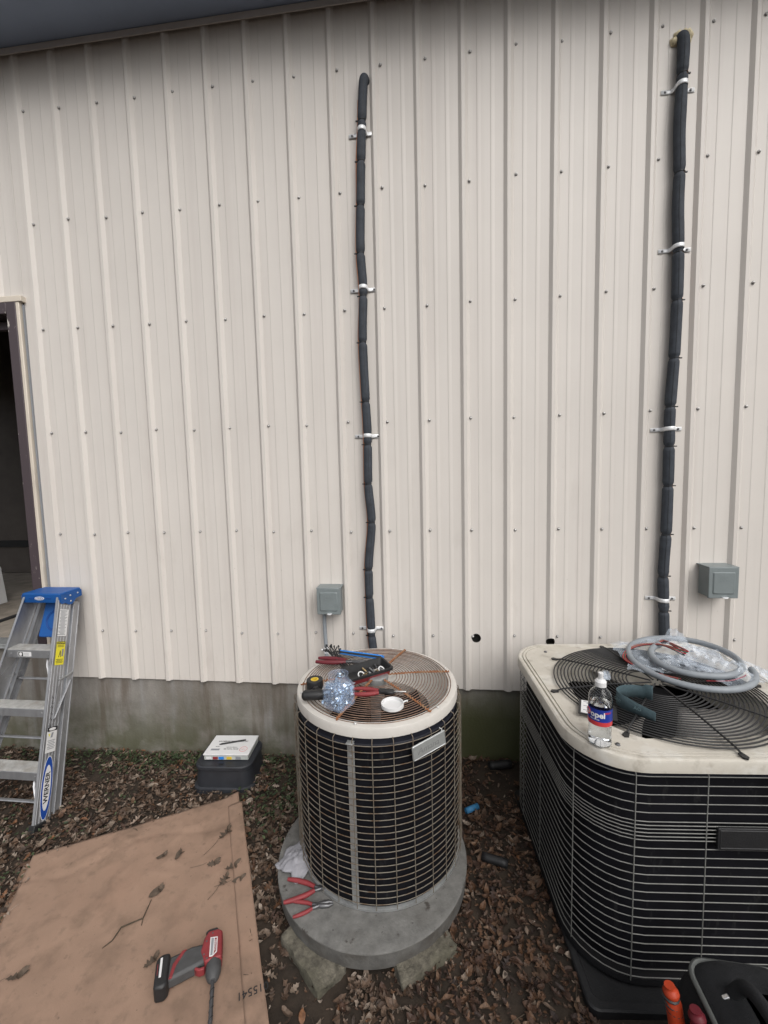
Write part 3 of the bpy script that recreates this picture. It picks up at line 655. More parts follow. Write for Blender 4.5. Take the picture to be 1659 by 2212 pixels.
for k in range(3):
    m = MB(); bl = []
    for i in range(10):
        u = i / 9; r = .06 + .295 * u; w = .42 + .22 * u
        bl.append([(r * math.cos(q), r * math.sin(q), BH - .12 + .06 * (q / w)) for q in [w * 2 * (t - .5) for t in (0, .2, .4, .6, .8, 1)]])
    m.loops(bl, False); o = m.obj('fan_blade', blade_m, bu, solid=.003, smooth=60); o.location = (GC[0], GC[1], 0); o.rotation_euler = (0, 0, R(-42 + 120 * k))
TOPB = BUM @ Matrix.Translation((0, 0, BH + .002)); GUB = BUM @ Matrix.Translation((0, 0, gb(.25) + .003))
# ==PART2==

# ------------------------------------------------------------------ things lying on the round unit
def lt(M, p): return M @ Vector(p)
# clear jar of pipe clamps
jar = thing('clamp_jar', 'open clear square jar full of small zinc pipe clamps', 'jar'); place(jar, TOPR, (-.118, -.234, 0), R(-28))
JP = [(.002, 0), (.042, 0), (.048, .006), (.048, .084), (.044, .098), (.038, .106), (.038, .124), (.040, .126), (.040, .129), (.0365, .129), (.0362, .106), (.042, .097), (.0462, .083), (.0462, .008), (.040, .003), (.002, .003)]
m = MB(); k = len(JP); n = 40; vs = []; fs = []
for i in range(n):
    a = 2 * math.pi * i / n; ca, sa = math.cos(a), math.sin(a); sq = (abs(ca) ** 8 + abs(sa) ** 8) ** (-1 / 8)
    for r, z in JP:
        t = max(0, min(1, (z - .088) / .018)); q = sq * (1 - t) + 1 * t; vs.append((r * ca * q, r * sa * q, z))
for i in range(n):
    for j in range(k - 1): fs.append((i * k + j, ((i + 1) % n) * k + j, ((i + 1) % n) * k + j + 1, i * k + j + 1))
m.add(vs, fs); m.obj('glass', clear_blue, jar, smooth=40)
rj = random.Random(11); cm = MB(); w = .0045
prof = [(-.016, 0), (-.009, 0), (-.0085, .004)] + [(.0085 * math.cos(math.pi - math.pi * i / 8), .005 + .0085 * math.sin(math.pi * i / 8)) for i in range(9)] + [(.0085, .004), (.009, 0), (.016, 0)]
cm.loops([[(x, -w, z) for x, z in prof], [(x, w, z) for x, z in prof]], False); clamp_me = cm.mesh('pipe_clamp', zinc_blue, 50)
for i in range(70):
    z = rj.uniform(.010, .090); lim = .035
    o = link('pipe_clamp', clamp_me, jar); x = rj.uniform(-lim, lim); y = rj.uniform(-lim, lim)
    if i < 46:
        if rj.random() < .5: x = math.copysign(rj.uniform(.030, .0365), x)
        else: y = math.copysign(rj.uniform(.030, .0365), y)
    o.location = (x, y, z); o.rotation_euler = (rj.uniform(0, 6), rj.uniform(0, 6), rj.uniform(0, 6)); o.scale = (1.25, 1.25, 1.25)
for i in range(4):
    o = link('pipe_clamp', clamp_me, jar); o.location = (rj.uniform(-.02, .02), rj.uniform(-.02, .02), .10 + .006 * i); o.rotation_euler = (rj.uniform(0, 6), rj.uniform(0, 6), rj.uniform(0, 6))
# white jar lid
wl = thing('jar_lid', 'white screw lid lying upside down on the rusty fan guard', 'lid'); place(wl, TOPR, (.088, -.225, 0), R(20))
m = MB(); m.lathe([(0, 0), (.041, 0), (.0435, .002), (.0435, .015), (.0405, .0155), (.0400, .004), (0, .0035)], 40); m.obj('shell', white_m, wl, smooth=40)
m = MB(); m.tube([(.043, 0, .010), (.056, .003, .012), (.062, .001, .011)], [.0035, .003, .005], 6); m.obj('tab', white_m, wl)
# tray of fittings
tr = thing('magnetic_tray', 'red and black tray holding loose fittings and washers', 'tray'); place(tr, TOPR, (-.046, .004, 0), R(36), rx=R(4)); tr.scale = (1.12, 1.12, 1.2)
m = MB(); m.loops([[(x, y, z) for x, y in rrect(.092 - o_, .046 - o_, .012, 5)] for o_, z in ((.014, .0), (.008, .004), (.001, .024))], True, True); m.obj('red_base', tool_red, tr, smooth=30)
m = MB(); m.loops([[(x, y, z) for x, y in rrect(.092 - o_, .046 - o_, .012, 5)] for o_, z in ((-.001, .0235), (-.004, .026), (-.004, .034), (.000, .035), (.004, .034), (.012, .012))], True, False, True); m.obj('black_liner', tool_black, tr, smooth=30)
for (x, y, r) in ((-.030, -.012, .013), (.058, -.014, .012)):
    m = MB(); m.tube([(r * math.cos(i * .4488), r * math.sin(i * .4488), 0) for i in range(14)], .0026, 6, True); o = m.obj('white_ring', white_m, tr); o.location = (x, y, .019); o.rotation_euler = (R(35), R(10), 0)
for i in range(16):
    m = MB(); l = rj.uniform(.006, .02); m.tube([(-l, 0, 0), (l, 0, 0)], rj.uniform(.002, .0045), 6)
    o = m.obj('fitting', rj.choice([brass, steel, steel_d]), tr); o.location = (rj.uniform(-.04, .06), rj.uniform(-.026, .016), rj.uniform(.015, .021)); o.rotation_euler = (0, rj.uniform(-.4, .4), rj.uniform(0, 6))
# torpedo level
lv = thing('torpedo_level', 'short blue spirit level with dark windows behind the tray', 'spirit level'); place(lv, TOPR, (-.100, .170, .012), R(-13), rx=R(-28))
m = MB(); m.box((0, 0, .010), (.225, .042, .020)); m.obj('body', level_b, lv, bevel=.003)
for x in (-.078, -.02, .018, .078):
    m = MB(); m.box((x, -.002, .0204), (.026, .024, .0014)); m.obj('window', tool_black, lv)
m = MB(); m.box((0, -.0215, .010), (.222, .0014, .010)); m.obj('edge_strip', tool_black, lv)
# zip tie bundle
zt = thing('zip_tie_bundle', 'bundle of black cable ties sticking up beside the blue level', 'cable ties'); place(zt, TOPR, (-.200, .125, 0), R(0))
for i in range(16):
    m = MB(); a0 = rj.uniform(-.02, .02); b0 = rj.uniform(-.015, .015)
    e = (-.055 + rj.uniform(-.035, .05), .07 + rj.uniform(-.03, .03), rj.uniform(.018, .05))
    m.tube(smoothline([(.06 + a0, -.07 + b0, .006 + rj.random() * .012), (.03 + a0, -.03 + b0, .012 + rj.random() * .012), (-.01 + a0, .02 + b0, .018 + rj.random() * .014), e], 5), .0026, 5, flat=.5)
    m.box(e, (.007, .008, .006), Euler((rj.random(), rj.random(), rj.random()))); m.obj('cable_tie', tool_black, zt)
# generic pliers: two curved handles and a head
def pliers(name, label, cat, base, loc, rz, hm, hl, spread, hr, head, jm, curve=.0, rx=0, z=0):
    t = thing(name, label, cat); place(t, base, (loc[0], loc[1], z), rz, rx)
    for s in (-1, 1):
        m = MB(); p = smoothline([(0, s * .007, hr), (-hl * .3, s * (.007 + spread * .45 + curve), hr), (-hl * .7, s * (.007 + spread * .8 + curve), hr), (-hl, s * (.006 + spread), hr)], 6)
        kk = len(p); m.tube(p, [hr * (.72 + .38 * math.sin(math.pi * min(1, i / (kk - 1) * .9 + .12))) for i in range(kk)], 10); m.obj('handle', hm, t, smooth=60)
        m = MB(); m.tube([(.0, s * .007, hr), (.012, s * .005, hr), (head * .45, -s * .004, hr), (head * .8, -s * .007, hr), (head, -s * .003, hr)], [.005, .0065, .0085, .007, .003], 8, flat=1.0); m.obj('jaw', jm, t, smooth=60)
    m = MB(); m.tube([(.020, 0, hr - .009), (.020, 0, hr + .009)], .006, 12); m.obj('pivot', steel_d, t)
    return t
pliers('cable_cutter', 'dark red handled cutters lying beside the bundle of cable ties', 'cutters', TOPR, (-.158, .100, 0), R(-3), tool_dkred, .140, .013, .0095, .105, steel_d, .004, z=.012)
ws = pliers('wire_stripper', 'red handled wire stripper with black head beside the white lid', 'wire stripper', TOPR, (.024, -.138, 0), R(2), tool_red, .108, .014, .0085, .07, tool_black, .004)
m = MB(); m.box((.032, 0, .013), (.060, .022, .010)); m.obj('head_plate', tool_black, ws, bevel=.002)
m = MB(); m.box((.085, .002, .010), (.055, .008, .004)); m.obj('tip', steel, ws, bevel=.001)
# tape roll, black handle
tp = thing('tape_roll', 'roll of black electrical tape with a yellow core', 'tape'); place(tp, TOPR, (-.250, -.106, 0), 0)
m = MB(); m.lathe([(.014, 0), (.0335, 0), (.034, .001), (.034, .036), (.0335, .037), (.014, .037)], 36, closed=True); m.obj('tape', tool_black, tp)
m = MB(); m.lathe([(.0105, .001), (.0165, .001), (.0165, .0375), (.0105, .0375)], 28, closed=True); m.obj('core', tape_y, tp)
bh = thing('nut_driver', 'stubby black rubber handle beside the clear jar', 'tool handle'); place(bh, TOPR, (-.262, -.206, .021), R(8))
m = MB(); m.tube([(-.012, 0, 0), (-.006, 0, 0), (.0, 0, 0), (.05, 0, 0), (.09, 0, 0), (.10, 0, 0)], [.010, .0175, .0205, .0195, .019, .012], 18); m.obj('grip', tool_black, bh, smooth=50)
m = MB(); m.tube([(.10, 0, 0), (.17, .0, -.004)], .006, 8); m.obj('shaft', steel_d, bh)
kn = MB(); kn.lathe([(0, 0), (.020, 0), (.024, .006), (.022, .016), (.012, .022), (.010, .030), (0, .031)], 18); o = kn.obj('black_knob', tool_black, None, smooth=40)
place(o, TOPR, (-.232, -.155, 0)); tag(o, 'small black knob between the tape roll and the black handle', 'knob')

# ------------------------------------------------------------------ on and around the round pad
pliers('channel_pliers', 'larger red handled pliers spread open beside the white rag', 'pliers', PADM, (-.203, -.203, 0), R(9), tool_red, .112, .040, .0085, .085, steel_d, .000)
pliers('side_cutters', 'smaller red handled pliers lying below the larger pair', 'pliers', PADM, (-.194, -.268, 0), R(14), tool_red, .070, .022, .0064, .078, steel_d, .000)
m = MB(); n = 26; vs = []
for j in range(n):
    for i in range(n):
        u = i / (n - 1) - .5; v = j / (n - 1) - .5; rr = math.hypot(u, v)
        x = u * .17 + .02 * noise.noise(Vector((u * 4, v * 4, 1))); y = v * .22 + .02 * noise.noise(Vector((u * 4, v * 4, 7)))
        h = .045 * max(0, 1 - (rr * 1.75) ** 2) * (.75 + .9 * abs(noise.noise(Vector((u * 5, v * 5, 4))))) + .010 * abs(noise.noise(Vector((u * 13, v * 13, 2))))
        vs.append((x, y, .003 + h))
m.add(vs, [(j * n + i, j * n + i + 1, (j + 1) * n + i + 1, (j + 1) * n + i) for j in range(n - 1) for i in range(n - 1)])
rag = m.obj('rag', rag_m, None, smooth=80, solid=.003); place(rag, PADM, (-.290, -.070, 0), R(-30)); rag.scale = (.82, .86, .9); tag(rag, 'crumpled white rag on the pad against the wire cage', 'rag')
def block(label, c, d, rz, rx, seed):
    m = MB(); bm = bmesh.new(); bmesh.ops.create_cube(bm, size=1); bmesh.ops.subdivide_edges(bm, edges=bm.edges, cuts=13, use_grid_fill=True)
    vs = []
    for v in bm.verts:
        p = Vector((v.co.x * d[0], v.co.y * d[1], v.co.z * d[2])); q = Vector([max(-1, min(1, t)) for t in v.co * 2])
        cnt = sum(abs(t) > .97 for t in q); p *= 1 - (.035 if cnt >= 2 else 0) - (.03 if cnt == 3 else 0)
        vs.append(p + Vector((noise.noise(p * 22 + Vector((seed, 0, 0))), noise.noise(p * 22 + Vector((0, seed, 0))), noise.noise(p * 22 + Vector((0, 0, seed))))) * .006 + Vector((noise.noise(p * 60), noise.noise(p * 60 + Vector((7, 0, 0))), noise.noise(p * 60 + Vector((0, 7, 0))))) * .0035)
    bm.verts.index_update(); m.add(vs, [tuple(v.index for v in f.verts) for f in bm.faces]); bm.free()
    o = m.obj('concrete_block', block_m, None, smooth=35); o.location = c; o.rotation_euler = (rx, 0, rz); return tag(o, label, 'concrete block')
block('rough concrete block wedged under the pad on the side by the cardboard', (1.842, -1.018, -.016), (.245, .125, .10), R(-41), R(0), 3)
block('darker brown concrete block wedged under the pad on the side by the square condenser', (2.232, -.982, -.010), (.23, .125, .10), R(33), R(0), 8)

# ------------------------------------------------------------------ things on the square condenser
bt = thing('water_bottle', 'clear water bottle with blue and red label and flip cap', 'bottle'); place(bt, TOPB, (-.402, -.366, 0), R(12))
BP = [(.0, .004), (.018, .003), (.030, .0), (.0345, .006), (.0355, .020), (.034, .040), (.0335, .060), (.0345, .075), (.0350, .088), (.0350, .130), (.0345, .136), (.0350, .148), (.0345, .158), (.0295, .173), (.0195, .184), (.0150, .190), (.0145, .197)]
m = MB(); k = len(BP); vs = []; fs = []; n = 40
for i in range(n):
    a = 2 * math.pi * i / n
    for j, (r, z) in enumerate(BP):
        q = r * (1 + (.035 * math.cos(a * 6) if j in (2, 3, 4) else 0)); vs.append((q * math.cos(a), q * math.sin(a), z + (.004 * (1 - math.cos(a * 6)) * .5 if j == 2 else 0)))
for i in range(n):
    for j in range(k - 1): fs.append((i * k + j, ((i + 1) % n) * k + j, ((i + 1) % n) * k + j + 1, i * k + j + 1))
m.add(vs, fs); m.obj('bottle_wall', clear_p, bt, smooth=60, solid=.0008)
m = MB(); wp = [(0, .0055)] + [(r - .0014, max(z, .0045) + .0005) for r, z in BP[2:11] if z < .134] + [(.0336, .137), (0, .137)]; m.lathe(wp, 36); m.obj('water', water_m, bt, smooth=50)
m = MB(); m.lathe([(.0357, .088), (.0357, .128)], 40); lb = m.obj('label', label_blue, bt)
m = MB(); m.lathe([(.0357, .074), (.0357, .0878)], 40); lr = m.obj('label_band', label_red, bt)
def wrap(name, body, size, m_, parent, r, z, a0, extra=0.0, sh=0.0):
    me = text_mesh(body, size, 0.0, bold=size * .03, shear=sh); me.materials.clear(); me.materials.append(m_)
    bm = bmesh.new(); bm.from_mesh(me); bmesh.ops.subdivide_edges(bm, edges=[e for e in bm.edges if e.calc_length() > .004], cuts=2); 
    for v in bm.verts:
        an = a0 + v.co.x / r; v.co = Vector((r * math.cos(an), r * math.sin(an), z + v.co.y))
    bm.to_mesh(me); bm.free(); me.name = name; return link(name, me, parent)
A0 = R(-120) - R(12) - R(4)
wrap('lettering', 'propel', .026, logo_white, lb, .03605, .110, A0 - .36)
wrap('lettering', 'ZERO SUGAR', .005, logo_white, lb, .03605, .0945, A0 - .30)
wrap('lettering', 'BERRY', .008, label_red, lb, .03605, .118, A0 + .85)
m = MB(); q = [(.010 * math.cos(t * .4), .010 * math.sin(t * .4)) for t in range(16)]
m.tube([(.0361 * math.cos(A0 - 1.02 + x / .0361), .0361 * math.sin(A0 - 1.02 + x / .0361), .111 + y) for x, y in q], .0016, 5); m.obj('emblem', label_red, lb)
m = MB(); m.lathe([(.0150, .192), (.0172, .193), (.0172, .208), (.0150, .210), (.0130, .214), (.0085, .216), (.0075, .226), (.0085, .228), (.0080, .236), (.004, .238), (0, .238)], 24); cp_ = m.obj('cap', white_m, bt, smooth=40)
m = MB(); m.lathe([(0, 0), (.0135, 0), (.0150, .002), (.0150, .012), (.0140, .012), (.0130, .003), (0, .002)], 24); o = m.obj('flip_lid', film, cp_); o.location = (.022, .012, .218); o.rotation_euler = (R(62), R(0), R(30))
# abrasive cloth strip
m = MB(); pth = smoothline([(x - .042, y - .034, z) for x, y, z in ((-.070, -.120, .0), (-.115, -.094, 0), (-.165, -.094, 0), (-.203, -.120, 0), (-.207, -.160, .0), (-.180, -.200, 0), (-.135, -.250, 0))], 6)
lo = [[(p[0], p[1], h + (.010 if h > .01 and i < 4 else 0) - (.018 * max(0, i - 27) / 9 if h > .01 else 0)) for i, p in enumerate(pth)] for h in (.0, .025, .050)]
m.loops(lo, False); ab = m.obj('abrasive_strip', teal, None, smooth=60, solid=.0012); place(ab, GUB, (0, 0, 0)); tag(ab, 'curled strip of teal abrasive cloth standing on the black fan guard', 'sanding cloth')
for body, ii in (('GRIT', 22), ('AO', 31)):
    p = Vector(pth[ii]); d = (Vector(pth[ii + 1]) - p).normalized(); nrm = Vector((d.y, -d.x, 0))
    if nrm.y > 0: nrm = -nrm
    text('print', body, .017, teal_t, ab, frame(p + nrm * .0014 + Vector((0, 0, .022)), -d if d.x < 0 else d, nrm), .0001)
# instruction card
cd = MB(); cd.box((0, 0, .0015), (.125, .105, .003)); cdo = cd.obj('instruction_card', tool_black, None); place(cdo, GUB, (-.333, -.199, -.008), R(-24)); tag(cdo, 'printed white card in a black holder behind the water bottle', 'card')
cd = MB(); cd.box((-.004, 0, .0034), (.10, .09, .0006)); pc = cd.obj('paper', white_m, cdo)
for k in range(8):
    cd = MB(); cd.box((-.004, .036 - .010 * k, .0039), (.085 - .02 * (k % 3), .004, .0003)); cd.obj('print_line', ink_grey, pc)
# electrical whip: coil of grey liquid-tight conduit with wires, in torn plastic
wh = thing('conduit_whip', 'coil of grey flexible conduit with loose red and green wires', 'conduit coil'); place(wh, GUB, (.190, .118, .012))
pts = []; T = 62
for i in range(T):
    u = i / (T - 1); an = R(-20) - u * 2 * math.pi * 1.62; r = .222 - .075 * max(0, min(1, (u - .50) / .25)) - .02 * max(0, (u - .85) / .15)
    pts.append((r * math.cos(an) * .98, r * math.sin(an) * 1.02, .012 + .030 * u + .012 * math.sin(an * 1.0 + 1)))
m = MB(); rr = [.0125 * (1 + .05 * (i % 2)) for i in range(len(smoothline(pts, 4)))]
m.tube(smoothline(pts, 4), rr, 10); m.obj('hose', conduit_m, wh, smooth=60)
e0 = Vector(pts[0]); e1 = Vector(pts[-1])
m = MB(); d1 = (e1 - Vector(pts[-2])).normalized(); m.tube([e1 - d1 * .004, e1 + d1 * .010], .0138, 12); m.obj('end_cap', conduit_m, wh)
for k, (mt, off) in enumerate(((wire_red, 0), (wire_green, .006), (tool_black, -.006), (wire_red, .010))):
    m = MB()
    m.tube(smoothline([e1 + Vector((0, off * .5, 0)), e1 + d1 * .05 + Vector((0, off, .004)), (-.02 + off, -.02, .06 + off), (-.06, .09 + off, .055), (-.15, .13 + off, .030), (-.235 - off, .05, .012), (-.20, -.06 + off, .004), (-.12 + off, -.13, .004)], 6), .0022, 6); m.obj('wire', mt, wh, smooth=60)
m = MB(); m.tube(smoothline([(-.02, -.145, .004), (.06, -.15, .006), (.13, -.13, .012), (.15, -.12, .016)], 5), .0024, 6); m.obj('wire', wire_red, wh, smooth=60)
rb = random.Random(21)
def film_sheet(label, c, sx, sy, rz, hgt, seed, peak):
    n = 30; vs = []
    for j in range(n):
        for i in range(n):
            u = i / (n - 1) - .5; v = j / (n - 1) - .5
            a = Vector((u * 3.3, v * 3.3, seed)); h = abs(noise.noise(a)) + .55 * abs(noise.noise(a * 2.3)) + .3 * abs(noise.noise(a * 5))
            h = hgt * h * (1 - .9 * max(abs(u), abs(v)) ** 2 * 2) + peak * math.exp(-((u - .1) ** 2 + (v - .38) ** 2) / .02)
            e = 1 + .16 * noise.noise(Vector((math.atan2(v, u) * 1.6, seed, 0)))
            vs.append((u * sx * e + .014 * noise.noise(a * 4), v * sy * e + .014 * noise.noise(a * 4 + Vector((5, 5, 5))), .004 + max(0, h)))
    m = MB(); m.add(vs, [(j * n + i, j * n + i + 1, (j + 1) * n + i + 1, (j + 1) * n + i) for j in range(n - 1) for i in range(n - 1)])
    o = m.obj('plastic_bag', film, None, smooth=22); place(o, GUB, c, rz); return tag(o, label, 'plastic bag')
film_sheet('crumpled clear plastic bag inside the coil of conduit', (.165, .175, .0), .42, .30, R(-12), .07, 3.1, .10)
film_sheet('torn clear plastic wrap over the outer edge of the coil', (.30, .085, .004), .26, .30, R(20), .085, 8.4, .03)

# ------------------------------------------------------------------ ladder, folded and leaning
ld = thing('step_ladder', 'folded aluminium stepladder with a blue top leaning by the doorway', 'ladder', (.02, -.55, -.045))
def rail_pt(s, t, back=0.0, inw=0.0):
    """front rail centre line; s=-1 left, 1 right; t from cap to foot; back = distance behind the front edge"""
    x = .020 + s * (.111 + .150 * t) - s * inw; y = -.187 - .413 * t; z = 1.080 - 1.120 * t
    n = Vector((0, .938, -.346)); return Vector((x, y, z)) + n * back
def rail(s, back0, depth, t0, t1, flange, name, flutes):
    m = MB()
    prof = [(back0, 0), (back0 + depth, 0), (back0 + depth, flange), (back0 + depth - .0025, flange), (back0 + depth - .0025, .0025), (back0 + .0025, .0025), (back0 + .0025, flange), (back0, flange)]
    lo = [[rail_pt(s, t, b, i) for b, i in prof] for t in (t0, t1)]
    m.loops(lo, True, True, True)
    for k in range(flutes):
        b = back0 + depth * (.10 + .80 * k / max(1, flutes - 1))
        m.loops([[rail_pt(s, t, b + db, iw) for db, iw in ((-.004, .0005), (-.003, -.0022), (.003, -.0022), (.004, .0005))] for t in (t0 + .012, t1)], True, True, True)
    return m.obj(name, alu, ld, smooth=20, world=True)
for s in (-1, 1):
    fr_ = rail(s, 0, .096, .015, 1.0, .013, 'front_rail', 5)
    rr_ = rail(s, .112, .046, .03, .955, .022, 'rear_rail', 2)
    m = MB(); p = rail_pt(s, .985, .045, .010); m.box(p, (.034, .10, .05), Euler((R(-20.2), 0, 0))); m.obj('foot', tool_black, ld, world=True, bevel=.003)
STEPS = (.262, .515, .768)
for t in STEPS:
    m = MB(); L_ = rail_pt(-1, t); Rr = rail_pt(1, t); w = (Rr.x - L_.x) - .006; c = (L_ + Rr) / 2
    m.box((c.x, c.y + .046, c.z - .004), (w, .078, .006))
    for k in range(9): m.box((c.x, c.y + .014 + .008 * k, c.z + .0002), (w - .002, .003, .003))
    st = m.obj('step', tread, ld, world=True)
    m = MB(); m.box((c.x, c.y + .0065, c.z - .026), (w + .004, .005, .044)); m.box((c.x, c.y + .082, c.z - .024), (w, .004, .036))
    for s in (-1, 1): m.tube([(c.x + s * (w / 2 - .03), c.y + .002, c.z - .024), (c.x + s * (w / 2 - .03), c.y + .008, c.z - .024)], .004, 8)
    m.obj('step_front', alu, st, world=True, bevel=.001)
for t, s in ((.30, -1), (.30, 1), (.80, -1), (.80, 1)):
    m = MB(); a = rail_pt(s, t + .10, .012, .004); b = rail_pt(s, t - .02, .05, .07); mid = (a + b) / 2 + Vector((-s * .012, 0, .014)); m.tube([a, mid, b], .0055, 5, flat=.35); m.obj('knee_brace', alu, ld, world=True)
for t in (.40, .66, .92):
    m = MB(); a = rail_pt(-1, t, .135); b = rail_pt(1, t, .135); m.tube([a, b], .010, 8, flat=.6); m.obj('rear_bar', alu, ld, world=True)
for s in (-1, 1):
    m = MB(); a = rail_pt(s, .40, .135, -.004); b = rail_pt(s, .56, .050, -.004); m.tube([a, b], .0075, 6, flat=.3); m.tube([b, rail_pt(s, .42, .06, -.004)], .006, 6, flat=.3)
    for p in (a, b): m.tube([p, p + Vector((s * .006, 0, 0))], .0055, 8)
    m.obj('spreader', alu, ld, world=True)
    m = MB(); a = rail_pt(s, .395, .060, -.003); b = rail_pt(s, .365, .150, -.003); m.tube([a, b], .009, 6, flat=.45); m.obj('latch', galv, ld, world=True)
# cap
m = MB(); cz = 1.080; hx, y0, y1 = .122, -.192, -.045
A_ = rrect(hx, (y1 - y0) / 2, .008, 3, .020, (y0 + y1) / 2); B_ = rrect(hx - .003, (y1 - y0) / 2 - .003, .008, 3, .020, (y0 + y1) / 2)
m.loops([[(x, y, z) for x, y in l] for l, z in ((A_, cz - .052), (A_, cz - .003), (B_, cz))], True, False, True)
cap = m.obj('top_cap', blue_p, ld, smooth=30, world=True, bevel=.001, solid=.004)
for s in (-1, 1):
    m = MB(); pl = [(y0 + .002, cz - .05), (y0 + .004, cz - .060), (y0 + .030, cz - .062), (y0 + .050, cz - .078), (y0 + .075, cz - .080), (y0 + .092, cz - .066), (y0 + .105, cz - .054), (y1, cz - .048), (y1, cz - .01), (y0 + .002, cz - .01)]
    x = .020 + s * (hx + .001); m.add([(x, y, z) for y, z in pl] + [(x + s * .004, y, z) for y, z in pl], [tuple(range(10)), tuple(range(19, 9, -1))] + [(i, (i + 1) % 10, 10 + (i + 1) % 10, 10 + i) for i in range(10)])
    m.obj('cap_cheek', blue_p, cap, world=True)
    for (yy, zz) in ((.030, -.036), (.066, -.026), (.066, -.060), (.118, -.024)):
        m = MB(); m.tube([(x + s * .003, y0 + yy, cz + zz), (x + s * .0065, y0 + yy, cz + zz)], [.0055, .004], 10); m.obj('rivet', screw_m, cap, world=True)
m = MB(); m.prism(ellipse(.030, .0105), 0, .0008); o = m.obj('cap_badge', logo_white, cap); o.matrix_local = Matrix.Translation(Vector((.014, y0 - .003, cz - .026)) - parent_loc(cap)) @ Matrix.Rotation(R(90), 4, 'X')
m = MB(); m.prism(ellipse(.0255, .0078), .0008, .0012); m.obj('badge_ring', logo_blue, o)
m = MB(); m.prism(ellipse(.021, .0052), .0012, .0016); m.obj('badge_field', logo_white, o)
text('badge_lettering', 'WERNER', .0075, ink, o, Matrix.Translation((0, 0, .0017)), 0, bold=.0002)
for x in (-.045, .064):
    m = MB(); m.box((x + .006, y0 - .0028, cz - .026), (.032, .002, .008)); m.obj('cap_slot', blue_d, cap, world=True)
m = MB()
for k in range(3): m.tube(smoothline([(-.06, y0 + .03 + .035 * k, cz + .001), (.02, y0 + .045 + .035 * k, cz + .001), (.10, y0 + .035 + .035 * k, cz + .001)], 6), .004, 5, flat=.3)
m.obj('cap_relief', blue_d, cap, world=True)
# folded pail shelf behind the first step
m = MB(); c0 = rail_pt(1, .05, .10, .10); up = Vector((0, .346, .938)); rt = Vector((1, 0, 0)); nn = Vector((0, -.938, .346))
pp = rrect(.080, .118, .014, 4); cc = Vector((.045, -.135, .925))
m.loops([[cc + rt * x + up * y + nn * h for x, y in rrect(.080 - o_, .118 - o_, .012, 4)] for o_, h in ((0, -.012), (0, .002), (.004, .006))], True, True, True); ps = m.obj('pail_shelf', blue_p, ld, smooth=30, world=True)
for r in (.060, .052):
    m = MB(); m.tube([cc + rt * (.012 + r * math.cos(i * .2618)) + up * (-.02 + r * math.sin(i * .2618)) + nn * .007 for i in range(24)], .0025, 5, True); m.obj('shelf_ring', blue_d, ps, world=True)
# stickers on the outer face of the front rail and on the first step
along = (rail_pt(1, 0) - rail_pt(1, 1)).normalized(); outw = Vector((1, 0, 0)); acr = Vector((0, .938, -.346))
def railM(t, b): return frame(rail_pt(1, t, b, -.0036) - parent_loc(ld), acr, outw - along * outw.dot(along))
def sticker(name, t, w, h, mt):
    m = MB(); m.prism(rrect(w / 2, h / 2, .003, 3), 0, .0006); o = m.obj(name, mt, ld); o.matrix_local = railM(t, .048); return o
def on_sticker(o, x, y, w, h, mt, z=.0007): 
    m = MB(); m.prism(rrect(w / 2, h / 2, min(w, h) * .08, 2), z, z + .0002); c = m.obj('print', mt, o); c.location = (x, y, 0); return c
s1 = sticker('instruction_sticker', .135, .062, .150, white_m)
for k in range(22): on_sticker(s1, -.004 + .003 * math.sin(k * 2.3), .068 - .0064 * k, .050 - .010 * (k % 3), .0030, ink_grey)
s2 = sticker('caution_sticker', .275, .058, .128, sticker_y)
on_sticker(s2, 0, .056, .054, .014, ink); text('caution_lettering', 'CAUTION', .0105, sticker_y, s2, Matrix.Translation((0, .056, .0010)), 0, bold=.0003)
for k in range(3): on_sticker(s2, 0, .044 - .005 * k, .044, .002, ink)
m = MB(); m.prism([(-.010, -.022), (-.006, -.022), (-.001, .004), (.004, -.022), (.008, -.022), (.001, .014), (-.002, .014)], .0007, .0009); m.obj('ladder_symbol', ink, s2)
on_sticker(s2, .016, .002, .012, .040, ink_grey); 
for k in range(4): on_sticker(s2, 0, -.034 - .006 * k, .046 - .008 * (k % 2), .0025, ink)
s3 = sticker('warning_label', .645, .062, .125, white_m)
on_sticker(s3, 0, .052, .062, .021, ink); m = MB(); m.prism(ellipse(.022, .007), .0009, .0011); o = m.obj('label_oval', logo_white, s3); o.location = (0, .052, 0)
m = MB(); m.prism([(-.008, .010), (.004, .010), (.010, .034), (-.002, .034)], .0007, .0009); m.obj('ladder_symbol', ink_grey, s3)
m = MB(); m.prism([(-.022, .030), (-.010, .030), (-.016, .014)], .0007, .0009); m.obj('warning_triangle', sticker_y, s3)
for k in range(6): on_sticker(s3, 0, -.004 - .008 * k, .048 - .01 * (k % 2), .0035, ink_grey)
m = MB(); m.prism(ellipse(.034, .150, 40), 0, .0006); s4 = m.obj('logo_sticker', logo_white, ld); s4.matrix_local = railM(.835, .048)
m = MB(); m.prism(ellipse(.0315, .146, 40), .0006, .0009); m.obj('logo_blue', logo_blue, s4)
m = MB(); m.prism(ellipse(.0225, .106, 40), .0009, .0012); m.obj('logo_field', logo_white, s4)
text('logo_lettering', 'WERNER', .036, ink, s4, Matrix.Translation((.0008, 0, .0013)) @ Matrix.Rotation(R(90), 4, 'Z'), .0001, bold=.0010)
p = rail_pt(-1, STEPS[0]); m = MB(); m.prism(rrect(.042, .013, .002, 2), 0, .0005); o = m.obj('step_sticker', logo_white, ld)
o.matrix_local = Matrix.Translation(Vector((-.01, p.y + .0036, p.z - .026)) - parent_loc(ld)) @ Matrix.Rotation(R(90), 4, 'X')
